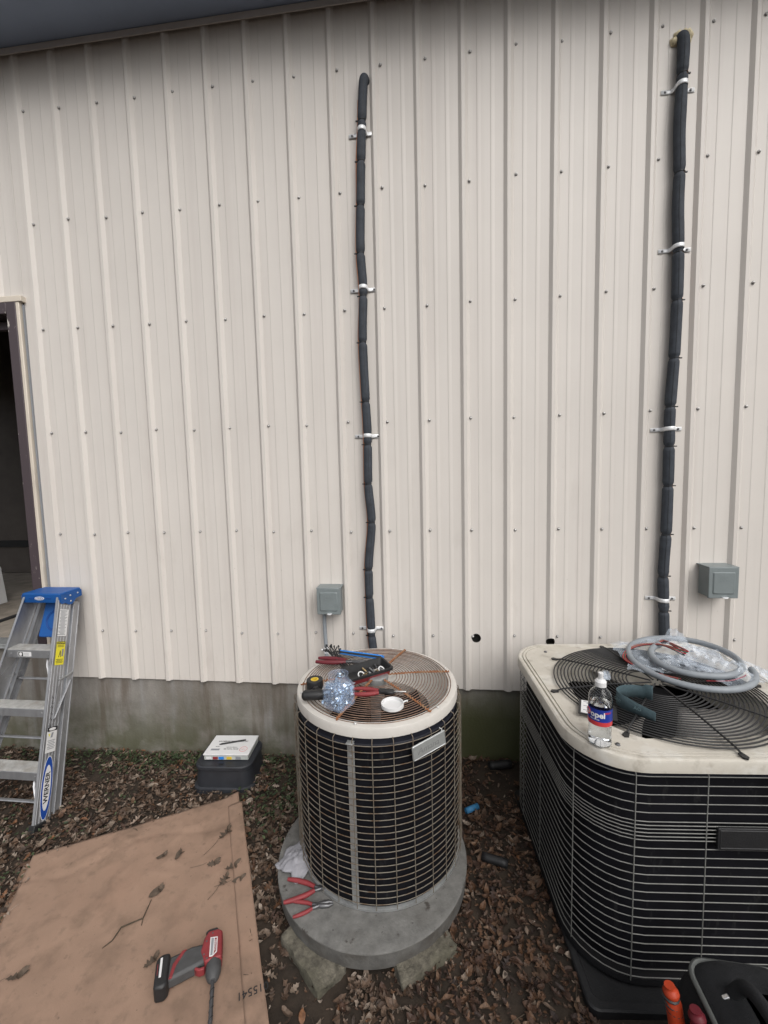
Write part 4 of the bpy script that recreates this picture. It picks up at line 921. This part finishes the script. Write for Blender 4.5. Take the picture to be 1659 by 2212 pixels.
m = MB(); m.prism(rrect(.015, .011, .001, 2, -.024), .0005, .0008); m.obj('print', ink, o); m = MB(); m.prism(ellipse(.009, .009, 16), .0008, .001); q = m.obj('print', logo_white, o); q.location = (-.024, 0, 0)
for k in range(3): on_sticker(o, .012, .006 - .006 * k, .034, .002, ink_grey)
# hand-written marks on the rail
for k, t in enumerate((.47, .49, .51, .535, .56, .585, .60)):
    m = MB(); p0 = rail_pt(1, t, .022, -.0030); m.tube(smoothline([p0, p0 + acr * .010 + along * (.004 * (-1) ** k), p0 + acr * .016 - along * .006, p0 + acr * .006 + along * .010], 3), .0008, 4); m.obj('marker_stroke', ink, ld, world=True)

# ------------------------------------------------------------------ dark box with parts case
vb = thing('utility_box', 'dark plastic utility box with rounded lid standing in the leaves', 'plastic box', (1.105, -.150, -.022), (0, 0, R(3)))
def lp(hx, hy, r, z): return [(x, y, z) for x, y in rrect(hx, hy, r, 6)]
m = MB(); m.loops([lp(.175, .135, .06, .0), lp(.175, .135, .06, .030), lp(.165, .126, .06, .036), lp(.155, .118, .06, .135)], True, True, True); m.obj('body', valve_black, vb, smooth=35)
m = MB(); m.loops([lp(.160, .123, .06, .130), lp(.163, .126, .06, .134), lp(.163, .126, .06, .150), lp(.158, .121, .06, .155), lp(.150, .113, .05, .154), lp(.148, .111, .05, .152)], True, True, True); lidv = m.obj('lid', valve_black, vb, smooth=35)
m = MB(); m.box((-.01, -.098, .1545), (.026, .008, .005)); m.obj('lid_notch', black_m, lidv)
pc_ = thing('parts_case', 'white lidded case of wire terminals on the dark utility box', 'parts case', (1.108, -.132, .132), (0, 0, R(4)))
m = MB(); m.box((0, 0, .015), (.255, .168, .028)); m.obj('tray', case_clear, pc_, bevel=.003)
for k, (x, mt) in enumerate(((-.062, tool_red), (-.028, level_b), (.018, tape_y), (-.10, white_m), (.07, ink_grey))):
    m = MB(); m.box((x, -.0845, .013), (.030, .002, .016)); m.obj('terminals', mt, pc_, bevel=.001)
m = MB(); m.box((0, 0, .0335), (.262, .175, .009)); lidc = m.obj('lid', white_m, pc_, bevel=.0025)
for body, sz, x, y in (('SOLDERLESS TERMINAL KIT SET', .0125, .0, .028), ('480 TOTAL PIECES', .0105, .012, -.042), ('INSULATED TERMINALS', .0060, .012, -.026), ('60-PC', .009, -.075, -.020)):
    text('lettering', body, sz, ink, lidc, Matrix.Translation((x, y, .0383)), .0001, bold=.0003)
m = MB(); m.box((-.078, -.046, .0382), (.050, .015, .0004)); m.obj('barcode', ink_grey, lidc)
m = MB(); m.tube([(.085 + .021 * math.cos(i * .2618), -.042 + .021 * math.sin(i * .2618), .0383) for i in range(24)], .0010, 4, True); lg = m.obj('seal_mark', label_red, lidc)
text('seal_lettering', 'Hypalux', .008, label_red, lg, Matrix.Translation((.085, -.042, .0385)), .0001)
m = MB(); m.tube([(-.055, -.003, .0435), (.070, .034, .0435)], .0045, 8); m.tube([(-.055, -.003, .0435), (-.070, -.0075, .0435)], [.0045, .002], 8); pen = m.obj('pen', tool_black, None, smooth=40)
pen.location = pc_.location; pen.rotation_euler = pc_.rotation_euler; tag(pen, 'black pen lying on the white parts case', 'pen')
m = MB(); m.tube([(.0715, .0345, .0435), (.064, .0322, .0435)], .0048, 8); m.obj('pen_end', steel_d, pen)

# ------------------------------------------------------------------ cardboard sheet and what lies on it
CA, CB_, CC_ = Vector((.405, -.715)), Vector((1.226, -.312)), Vector((1.752, -1.235))
ex = (CB_ - CA); ey = (CC_ - CB_); ey_full = ey * 1.28
def cb_h(u, v, x, y):
    h = .024 + .006 * noise.noise(Vector((x * 2.6, y * 2.6, 4))) + .003 * noise.noise(Vector((x * 8, y * 8, 1)))
    h -= .008 * max(0, 1 - v / .10) * (.7 + .3 * abs(noise.noise(Vector((u * 2, 2, 2)))))
    h += .020 * math.exp(-(((u - 1) ** 2) * 260 + (v ** 2) * 160))
    rd = 1 - abs(noise.noise(Vector((u * 5.5 + v * 3, v * 9 - u * 2, 6)))); h += (.005 * rd ** 10 - .001) * max(0, 1 - v / .42) * min(1, v / .08) + .0018 * rd ** 8
    crease = v * 1.5 - .16 - .05 * math.sin(u * 9); h += -.004 * math.exp(-(crease / .02) ** 2)
    h += .003 * math.exp(-((u - .055) / .006) ** 2) - .004 * math.exp(-((u - .935) / .006) ** 2)
    return h
def sheet(name, u0, u1, v0, v1, dz, nu, nv, mt, thick, parent=None, drop=0.0):
    m = MB(); vs = []
    for j in range(nv + 1):
        for i in range(nu + 1):
            u = u0 + (u1 - u0) * i / nu; v = v0 + (v1 - v0) * j / nv
            e = .002 * noise.noise(Vector((u * 7, v * 7, 9)))
            p = CA + ex * u + ey_full * v + (ex.normalized() * e if (i in (0, nu)) else Vector((0, 0))) + (ey.normalized() * e if j == 0 else Vector((0, 0)))
            vs.append((p.x, p.y, gz(p.x, p.y) + cb_h(u, v, p.x, p.y) + dz))
    w = nu + 1; m.add(vs, [(j * w + i, j * w + i + 1, (j + 1) * w + i + 1, (j + 1) * w + i) for j in range(nv) for i in range(nu)])
    return m.obj(name, mt, parent, smooth=60, solid=thick)
cb = sheet('cardboard_sheet', 0, 1, 0, 1, 0, 84, 110, cardboard_m, .004); wave_bump(cardboard_m, 42, 'X', .05, .001)
tag(cb, 'large sheet of brown cardboard laid flat on the leaves', 'cardboard')
sheet('under_layer', -.028, .90, .012, 1.0, -.0065, 50, 60, cb_edge, .004, cb)
sheet('side_flap', .938, 1.012, .06, 1.0, .0050, 8, 90, cardboard_m, .0035, cb)
def on_cb(u, v, lift=.004):
    p = CA + ex * u + ey_full * v; return Vector((p.x, p.y, gz(p.x, p.y) + cb_h(u, v, p.x, p.y) + lift))
def cb_uv(x, y):
    d = Vector((x, y)) - CA; A2 = ex.x * ey_full.y - ex.y * ey_full.x
    return ((d.x * ey_full.y - d.y * ey_full.x) / A2, (ex.x * d.y - ex.y * d.x) / A2)
def cbz(x, y, lift=.003): u, v = cb_uv(x, y); return gz(x, y) + cb_h(u, v, x, y) + lift
tp_ = on_cb(.972, .70, .0078); o = text('printed_number', '015541', .034, ink, cb, frame(tp_, (ex.x, ex.y, 0), (0, 0, 1)) @ Matrix.Rotation(math.pi, 4, 'Z'), .0002)
# impact driver
dax = (Vector((1.577, -1.240)) - Vector((1.529, -1.136))).normalized()     # bit direction
dang = math.atan2(dax.y, dax.x)
dr = thing('cordless_drill', 'red and grey cordless impact driver with a long bit lying on the cardboard', 'cordless drill'); dz0 = cbz(1.45, -1.08)
dr.matrix_world = Matrix.Translation((1.508, -1.092, dz0)) @ Matrix.Rotation(dang, 4, 'Z') @ Matrix.Scale(.88, 4)
# local: +x = bit direction, +y = handle direction on its side is -y (towards the battery)
def slab(name, poly, z0, z1, mt, parent, bev=.006): m = MB(); m.prism(poly, z0, z1); return m.obj(name, mt, parent, bevel=bev, smooth=40)
hs = -1 if True else 1
slab('motor_housing', [(-.100, -.026), (-.098, .014), (-.085, .030), (.015, .030), (.016, -.032), (-.030, -.050), (-.072, -.042)], .006, .060, tool_red, dr)
slab('rear_cap', [(-.110, -.022), (-.109, .008), (-.099, .014), (-.098, -.036), (-.104, -.034)], .010, .056, tool_black, dr, .004)
m = MB(); m.tube([(.010, .0, .033), (.020, .0, .033), (.048, .0, .033), (.066, .0, .033), (.074, 0, .033)], [.027, .029, .028, .021, .013], 20); m.obj('nose', tool_grey, dr, smooth=40)
slab('grip', [(.006, -.028), (-.060, -.036), (-.066, -.085), (-.056, -.140), (-.054, -.168), (.032, -.168), (.024, -.120), (.016, -.070)], .010, .056, tool_grey, dr, .010)
slab('grip_stripe', [(-.060, -.120), (-.060, -.104), (-.012, -.136), (.026, -.146), (.028, -.158), (-.020, -.150)], .012, .0575, tool_red, dr, .002)
slab('trigger_guard', [(.020, -.030), (.030, -.034), (.030, -.052), (.018, -.070), (.010, -.066), (.020, -.050)], .018, .048, tool_red, dr, .003)
slab('trigger', [(.012, -.044), (.026, -.048), (.022, -.066), (.010, -.068)], .022, .044, tool_black, dr, .003)
bt_ = slab('battery', [(-.062, -.162), (.046, -.158), (.056, -.174), (.052, -.206), (-.052, -.212), (-.066, -.194)], .0, .066, tool_black, dr, .009)
slab('battery_label', [(-.050, -.196), (.020, -.192), (.020, -.184), (-.050, -.188)], .0655, .0668, white_m, bt_, 0)
slab('battery_stripe', [(-.030, -.203), (.010, -.2), (.010, -.198), (-.030, -.201)], .0655, .0669, tool_red, bt_, 0)
pl_ = slab('logo_plate', [(-.070, -.016), (-.064, .012), (-.006, .012), (.006, -.004), (.004, -.016)], .0598, .0608, white_m, dr, 0)
slab('plate_panel', [(-.066, -.012), (-.062, -.002), (.001, -.004), (.001, -.012)], .0608, .0613, ink_grey, pl_, 0)
slab('plate_panel', [(-.062, .001), (-.060, .009), (-.010, .009), (.0, .0)], .0608, .0613, tool_red, pl_, 0)
text('logo_lettering', 'Milwaukee', .010, logo_white, pl_, Matrix.Translation((-.033, .0045, .0615)), .0001, shear=.2)
for (x, y) in ((-.085, -.008), (-.060, -.030), (-.012, -.036), (.006, -.024)):
    m = MB(); m.lathe([(0, .0612), (.0032, .0612), (.0032, .058)], 8); o = m.obj('body_screw', steel_d, dr); o.location = (x, y, 0)
m = MB(); bp_ = []
for i in range(60): bp_.append((.074 + .30 * i / 59, 0, .033 - .016 * i / 59))
m.tube(bp_, [.0075 if (i // 4) % 2 else .0066 for i in range(60)], 12); bit = m.obj('drill_bit', steel_d, dr, smooth=30)
m = MB(); hx_ = []
for i in range(200):
    u = i / 199; a = u * 60; hx_.append((.095 + .27 * u, .0070 * math.cos(a), .033 - .016 * (.07 + .9 * u) + .0070 * math.sin(a)))
m.tube(hx_, .0018, 5); m.obj('flute', tool_black, bit)
# leaves and twigs on the cardboard
def leaf_poly(kind, rl):
    if kind == 0:   # lobed oak leaf
        half = [(0, 0), (.10, .05), (.17, .17), (.26, .10), (.36, .27), (.46, .13), (.58, .26), (.68, .12), (.82, .15), (.90, .06), (1, 0)]
    elif kind == 1: # pointed oval
        half = [(0, 0), (.12, .10), (.28, .20), (.45, .24), (.62, .21), (.80, .12), (1, 0)]
    elif kind == 2: # pin-oak, deep lobes
        half = [(0, 0), (.10, .03), (.20, .24), (.28, .06), (.42, .34), (.52, .06), (.68, .25), (.74, .06), (.88, .12), (1, 0)]
    else:           # rounded shred
        half = [(0, .02), (.15, .16), (.4, .26), (.7, .24), (.9, .14), (1, .02)]
    return half
def add_leaf(m, kind, L, M, curl, fold, rl):
    half = leaf_poly(kind, rl); vs = []; n = len(half)
    for x, w in half:
        for s in (-1, 0, 1):
            yy = w * s * (1 + rl.uniform(-.15, .15)); a = yy * fold
            z = curl * ((x - .5) ** 2) * 1.6 + abs(math.sin(a)) * .9 * abs(yy) + rl.uniform(-.02, .02)
            vs.append(M @ Vector(((x - .5) * L, yy * math.cos(a) * L, z * L)))
    fs = []
    for i in range(n - 1):
        for s in (0, 1): fs.append((i * 3 + s, (i + 1) * 3 + s, (i + 1) * 3 + s + 1, i * 3 + s + 1))
    m.add(vs, fs)
rl = random.Random(31)
CBL = [(1.279, -0.559, 2, .085, 75, 'shrivelled dark leaf with a long bent stem', 1), (1.038, -0.692, 3, .05, 40, 'small curled leaf near the creased edge, left of a ring-shaped one', 0), (1.115, -0.683, 3, .055, 100, 'ring-shaped curled leaf on the cardboard', 0),
       (1.303, -0.715, 0, .06, 20, 'crumpled grey-brown leaf beside a thin stem', 1), (1.399, -0.725, 2, .075, 35, 'spread pin oak leaf with pointed lobes on the cardboard', 0), (1.387, -0.785, 2, .06, 80, 'dark pointed leaf below the pin oak leaf', 1),
       (1.453, -0.783, 1, .06, 25, 'pale curled leaf with a straight stem near the flap', 1), (1.124, -0.852, 3, .065, 60, 'curled leaf at the end of the broken twig', 0), (1.270, -1.090, 0, .06, 60, 'grey leaf partly behind the drill battery', 0), (0.817, -1.165, 0, .07, 30, 'dark tattered leaf with a thin stem near the cut edge of the cardboard', 1)]
for x, y, kind, L, rz, lab, stem in CBL:
    m = MB(); add_leaf(m, kind, L, Matrix.Rotation(R(rz), 4, 'Z') @ Matrix.Rotation(rl.uniform(-.3, .3), 4, 'X'), .25, 1.0, rl); add_leaf(m, 3, L * .6, Matrix.Translation((.006, .004, .006)) @ Matrix.Rotation(R(rz + 50), 4, 'Z') @ Matrix.Rotation(.9, 4, 'X'), 1.2, 2.0, rl); m.M = Matrix.Identity(4)
    if stem:
        a = R(rz); m.tube(smoothline([(-L * .5 * math.cos(a), -L * .5 * math.sin(a), .012), (-L * .9 * math.cos(a), -L * .9 * math.sin(a), .006), (-L * 1.5 * math.cos(a) - .01, -L * 1.5 * math.sin(a), .002)], 4), .0011, 4)
    o = m.obj('fallen_leaf', dry_leaf, None, smooth=60); o.location = (x, y, cbz(x, y, .004)); tag(o, lab if 'cardboard' in lab else lab + ', on the cardboard', 'leaf', 'leaves on the cardboard')
m = MB(); tw = [(1.123, -.885), (1.140, -.957), (1.074, -.991), (1.072, -1.036), (1.052, -1.062)]; c0 = Vector((1.123, -.885, cbz(1.123, -.885)))
m.tube([Vector((x, y, cbz(x, y, .0055))) - c0 for x, y in tw], [.0018, .0028, .0030, .0024, .0012], 6); m.tube([Vector((1.140, -.957, cbz(1.140, -.957, .005))) - c0, Vector((1.150, -.980, cbz(1.15, -.98, .004))) - c0], .0016, 5)
o = m.obj('twig', twig_m, None); o.location = c0; tag(o, 'thin broken twig with a kink lying on the cardboard', 'twig')

# ------------------------------------------------------------------ scraps between the units
m = MB(); m.tube([(-.035, 0, .012), (.035, 0, .016)], .0125, 14, caps=False); o = m.obj('blue_tube', blue_tube, None, solid=.003); o.location = (2.470, -.355, gzb(2.470, -.355) + .012); o.rotation_euler = (0, 0, R(28)); tag(o, 'short piece of blue tubing on the leaves beside the round condenser', 'tube')
for x, y, rz, L, r, lab in ((2.655, -.058, 10, .125, .020, 'black pipe offcut against the mossy foundation'), (2.540, -.630, -18, .11, .015, 'black pipe offcut half buried in leaves between the condensers')):
    m = MB(); m.tube([(-L / 2, 0, r), (-L * .3, 0, r), (L * .3, 0, r + .004), (L / 2, 0, r + .002)], [r * .95, r, r * .97, r], 14, caps=False); o = m.obj('pipe_offcut', black_m, None, solid=.006); o.location = (x, y, gzb(x, y) + .008); o.rotation_euler = (0, 0, R(rz)); tag(o, lab, 'pipe offcut', 'black pipe offcuts')

# ------------------------------------------------------------------ tool bag
tb = thing('tool_bag', 'black canvas tool bag in front of the square condenser', 'tool bag', (3.050, -1.505, gz(3.05, -1.505) - .004), (0, 0, R(-3)))
tz = .395
m = MB(); m.loops([[(x, y, z) for x, y in rrect(hx_2, hy_2, .05, 6)] for hx_2, hy_2, z in ((.150, .255, 0), (.158, .262, .02), (.156, .262, .30), (.140, .255, tz - .04), (.120, .245, tz), (.095, .235, tz + .022), (.050, .20, tz + .034), (.012, .16, tz + .036))], True, True, True); m.obj('body', bag_black, tb, smooth=40)
m = MB(); m.tube([(x, y, tz) for x, y in rrect(.124, .248, .05, 6)], .0065, 6, True); m.obj('rim_piping', bag_grey, tb, smooth=60)
for hx in (-.045, .055):
    m = MB(); m.tube(smoothline([(hx * 1.8, .16, tz - .03), (hx * 1.3, .155, tz + .035), (hx, .12, tz + .085), (hx, 0, tz + .105), (hx, -.12, tz + .085), (hx * 1.3, -.155, tz + .035), (hx * 1.8, -.16, tz - .03)], 6), .015, 10); m.obj('carry_handle', bag_black, tb, smooth=60)
for y in (.16, -.05):
    m = MB(); m.lathe([(0, .012), (.006, .010), (.008, 0)], 12); o = m.obj('rivet', steel, tb); o.location = (-.138, y, tz - .05); o.rotation_euler = (0, R(-90), 0)
m = MB(); m.box((-.166, .12, .18), (.030, .16, .24)); m.obj('side_pocket', bag_black, tb, bevel=.012)
m = MB(); m.box((-.085, .15, tz + .022), (.028, .010, .006), Euler((0, R(-35), 0))); m.obj('buckle', steel, tb, bevel=.002)
m = MB(); m.tube([(-.02, .17, tz + .036), (-.02, 0, tz + .038), (-.02, -.17, tz + .036)], .004, 5); m.obj('zipper', steel_d, tb)
og = thing('orange_pliers', 'pliers with ribbed orange grips standing in the bag side pocket', 'pliers', (2.880, -1.345, .315))
for k, (dx, dy) in enumerate(((0, 0), (.034, -.045))):
    m = MB(); P_ = smoothline([(dx, dy, -.10), (dx - .004, dy, .0), (dx - .012, dy + .006, .07), (dx - .020, dy + .012, .115)], 8); n = len(P_)
    m.tube(P_, [.0185 * (1 - .20 * (i > n * .62 and (i // 2) % 2)) * (1 - .35 * max(0, i / (n - 1) - .86) / .14) for i in range(n)], 14); m.obj('grip', orange if k == 0 else tool_dkred, og, smooth=40)
for k in range(3):
    m = MB(); m.tube([(-.010 - .004 * k + .0172 * math.cos(i * .5236), .006 + .002 * k + .0172 * math.sin(i * .5236), .058 + .016 * k) for i in range(12)], .0032, 5, True); m.obj('grip_ring', tool_black, og)
m = MB(); m.tube([(0, 0, -.10), (.01, -.02, -.17)], [.012, .009], 8); m.tube([(.034, -.045, -.10), (.012, -.022, -.17)], [.012, .009], 8); m.obj('jaw', steel_d, og)
# dark jacket sleeve-like cloth lying in front of the pad
m = MB(); n = 24; vs = []
for j in range(n):
    for i in range(n):
        u = i / (n - 1) - .5; v = j / (n - 1) - .5; h = .05 * max(0, 1 - (2 * v) ** 2) * max(0, 1 - (2 * u) ** 4) * (.7 + .8 * abs(noise.noise(Vector((u * 4, v * 3, 2)))))
        vs.append((u * .42, v * .26, .006 + h))
m.add(vs, [(j * n + i, j * n + i + 1, (j + 1) * n + i + 1, (j + 1) * n + i) for j in range(n - 1) for i in range(n - 1)])
navy = mat('navy_cloth', (0.012, 0.014, 0.024), 0.9, var=.3, scale=40, bump=.4, bscale=300)
o = m.obj('dark_cloth', navy, None, smooth=70, solid=.003); o.location = (2.86, -1.27, gz(2.86, -1.27) + .004); o.rotation_euler = (0, 0, R(6)); tag(o, 'dark navy cloth lying on the ground in front of the black pad', 'cloth')

# ------------------------------------------------------------------ leaf litter
rg = random.Random(77)
def clear_of(x, y):
    if (x - 2.014) ** 2 + (y + .671) ** 2 < .39 ** 2: return False
    d = BUM.inverted() @ Vector((x, y, .05))
    if abs(d.x) < .46 and abs(d.y + .08) < .45: return False
    if .95 < x < 1.27 and -.26 < y < -.04: return False
    u, v = cb_uv(x, y)
    if .02 < u < .985 and .02 < v < 1: return False
    return True
litter = MB(); rust = MB(); cnt = 0
def leaf_M(x, y, lift): return Matrix.Translation((x, y, gzb(x, y) + lift)) @ Matrix.Rotation(rg.uniform(0, 6.28), 4, 'Z') @ Matrix.Rotation(rg.gauss(0, .28), 4, 'X') @ Matrix.Rotation(rg.gauss(0, .28), 4, 'Y')
while cnt < 36000:
    x = rg.uniform(-1.0, 3.9); y = rg.uniform(-2.3, .02)
    if y < -1.7 and rg.random() < .5: continue
    if not clear_of(x, y): continue
    pn = noise.noise(Vector((x * 3.1, y * 3.1, 11))) + .5 * noise.noise(Vector((x * 8, y * 8, 4)))
    if pn < -.28 and rg.random() < .75: continue
    cnt += 1
    tgt = rust if (x > 2.2 and rg.random() < .75) or rg.random() < .12 else litter
    tgt.r = min(1, max(0, rg.gauss(.50, .27))); L = rg.choice((.008, .011, .015, .020, .028, .042)) * rg.uniform(.8, 1.25)
    add_leaf(tgt, rg.choice((1, 3, 3, 0, 2)), L, leaf_M(x, y, rg.uniform(.002, .020)), rg.uniform(-.5, 1.1), rg.uniform(.4, 3.0), rg)
for mb_, mt, nm in ((litter, leaf_m, 'leaf_litter'), (rust, leaf_rust, 'rusty_leaf_litter')):
    o = mb_.obj(nm, mt, None, smooth=0, rnd=True); o['kind'] = 'stuff'
    tag(o, 'carpet of dead brown leaves over the soil' if nm == 'leaf_litter' else 'rust brown leaf litter thickest between the two condensers', 'leaf litter')
# the larger leaves that can be told apart, as pieces of the ground
lm = []
for k in range(14):
    m = MB(); m.r = (k + .5) / 14; add_leaf(m, (0, 2, 1, 0)[k % 4], .075, Matrix.Identity(4), rg.uniform(.2, 1.3), rg.uniform(.8, 2.6), rg)
    m.tube([(-.037, 0, .012), (-.055, .003, .010), (-.07, .010, .006)], .0010, 4); lm.append(m.mesh('leaf', leaf_rust if k in (3, 7, 11) else leaf_m, 0, True))
k = 0
while k < 260:
    x = rg.uniform(-.5, 3.0); y = rg.uniform(-1.75, .0)
    if not clear_of(x, y): continue
    o = link('leaf', rg.choice(lm), ground); o.matrix_local = leaf_M(x, y, rg.uniform(.012, .028)); s_ = rg.uniform(.38, .80); o.scale = (s_, s_, s_); k += 1
# twigs in the litter
tws = MB()
for k in range(160):
    x = rg.uniform(-.6, 3.1); y = rg.uniform(-1.9, -.02)
    if not clear_of(x, y): continue
    a = rg.uniform(0, 6.28); L = rg.uniform(.03, .11); z = gzb(x, y) + .014
    tws.tube([(x, y, z), (x + L * .5 * math.cos(a) + rg.uniform(-.01, .01), y + L * .5 * math.sin(a), z + .012), (x + L * math.cos(a), y + L * math.sin(a), z + .004)], rg.uniform(.0007, .0018), 4)
o = tws.obj('fallen_twigs', twig_m, None); o['kind'] = 'stuff'; tag(o, 'thin dry twigs scattered through the leaf litter', 'twigs')
# weeds along the foundation
wd = MB()
for k in range(2200):
    if rg.random() < .6: x = rg.gauss(.75, .55); y = -abs(rg.gauss(0, .07)) - .02
    elif rg.random() < .6: x = rg.gauss(1.5, .16); y = rg.gauss(-.30, .12)
    else: x = rg.uniform(-.3, .75); y = rg.gauss(-.85, .35)
    if y > -.01 or not clear_of(x, y): continue
    wd.r = rg.random(); add_leaf(wd, rg.choice((1, 3)), rg.uniform(.010, .026), leaf_M(x, y, rg.uniform(.010, .035)), rg.uniform(-.3, .8), 1.2, rg)
o = wd.obj('ground_weeds', green_m, None, smooth=0, rnd=True); o['kind'] = 'stuff'; tag(o, 'low green weeds along the foot of the foundation', 'weeds')
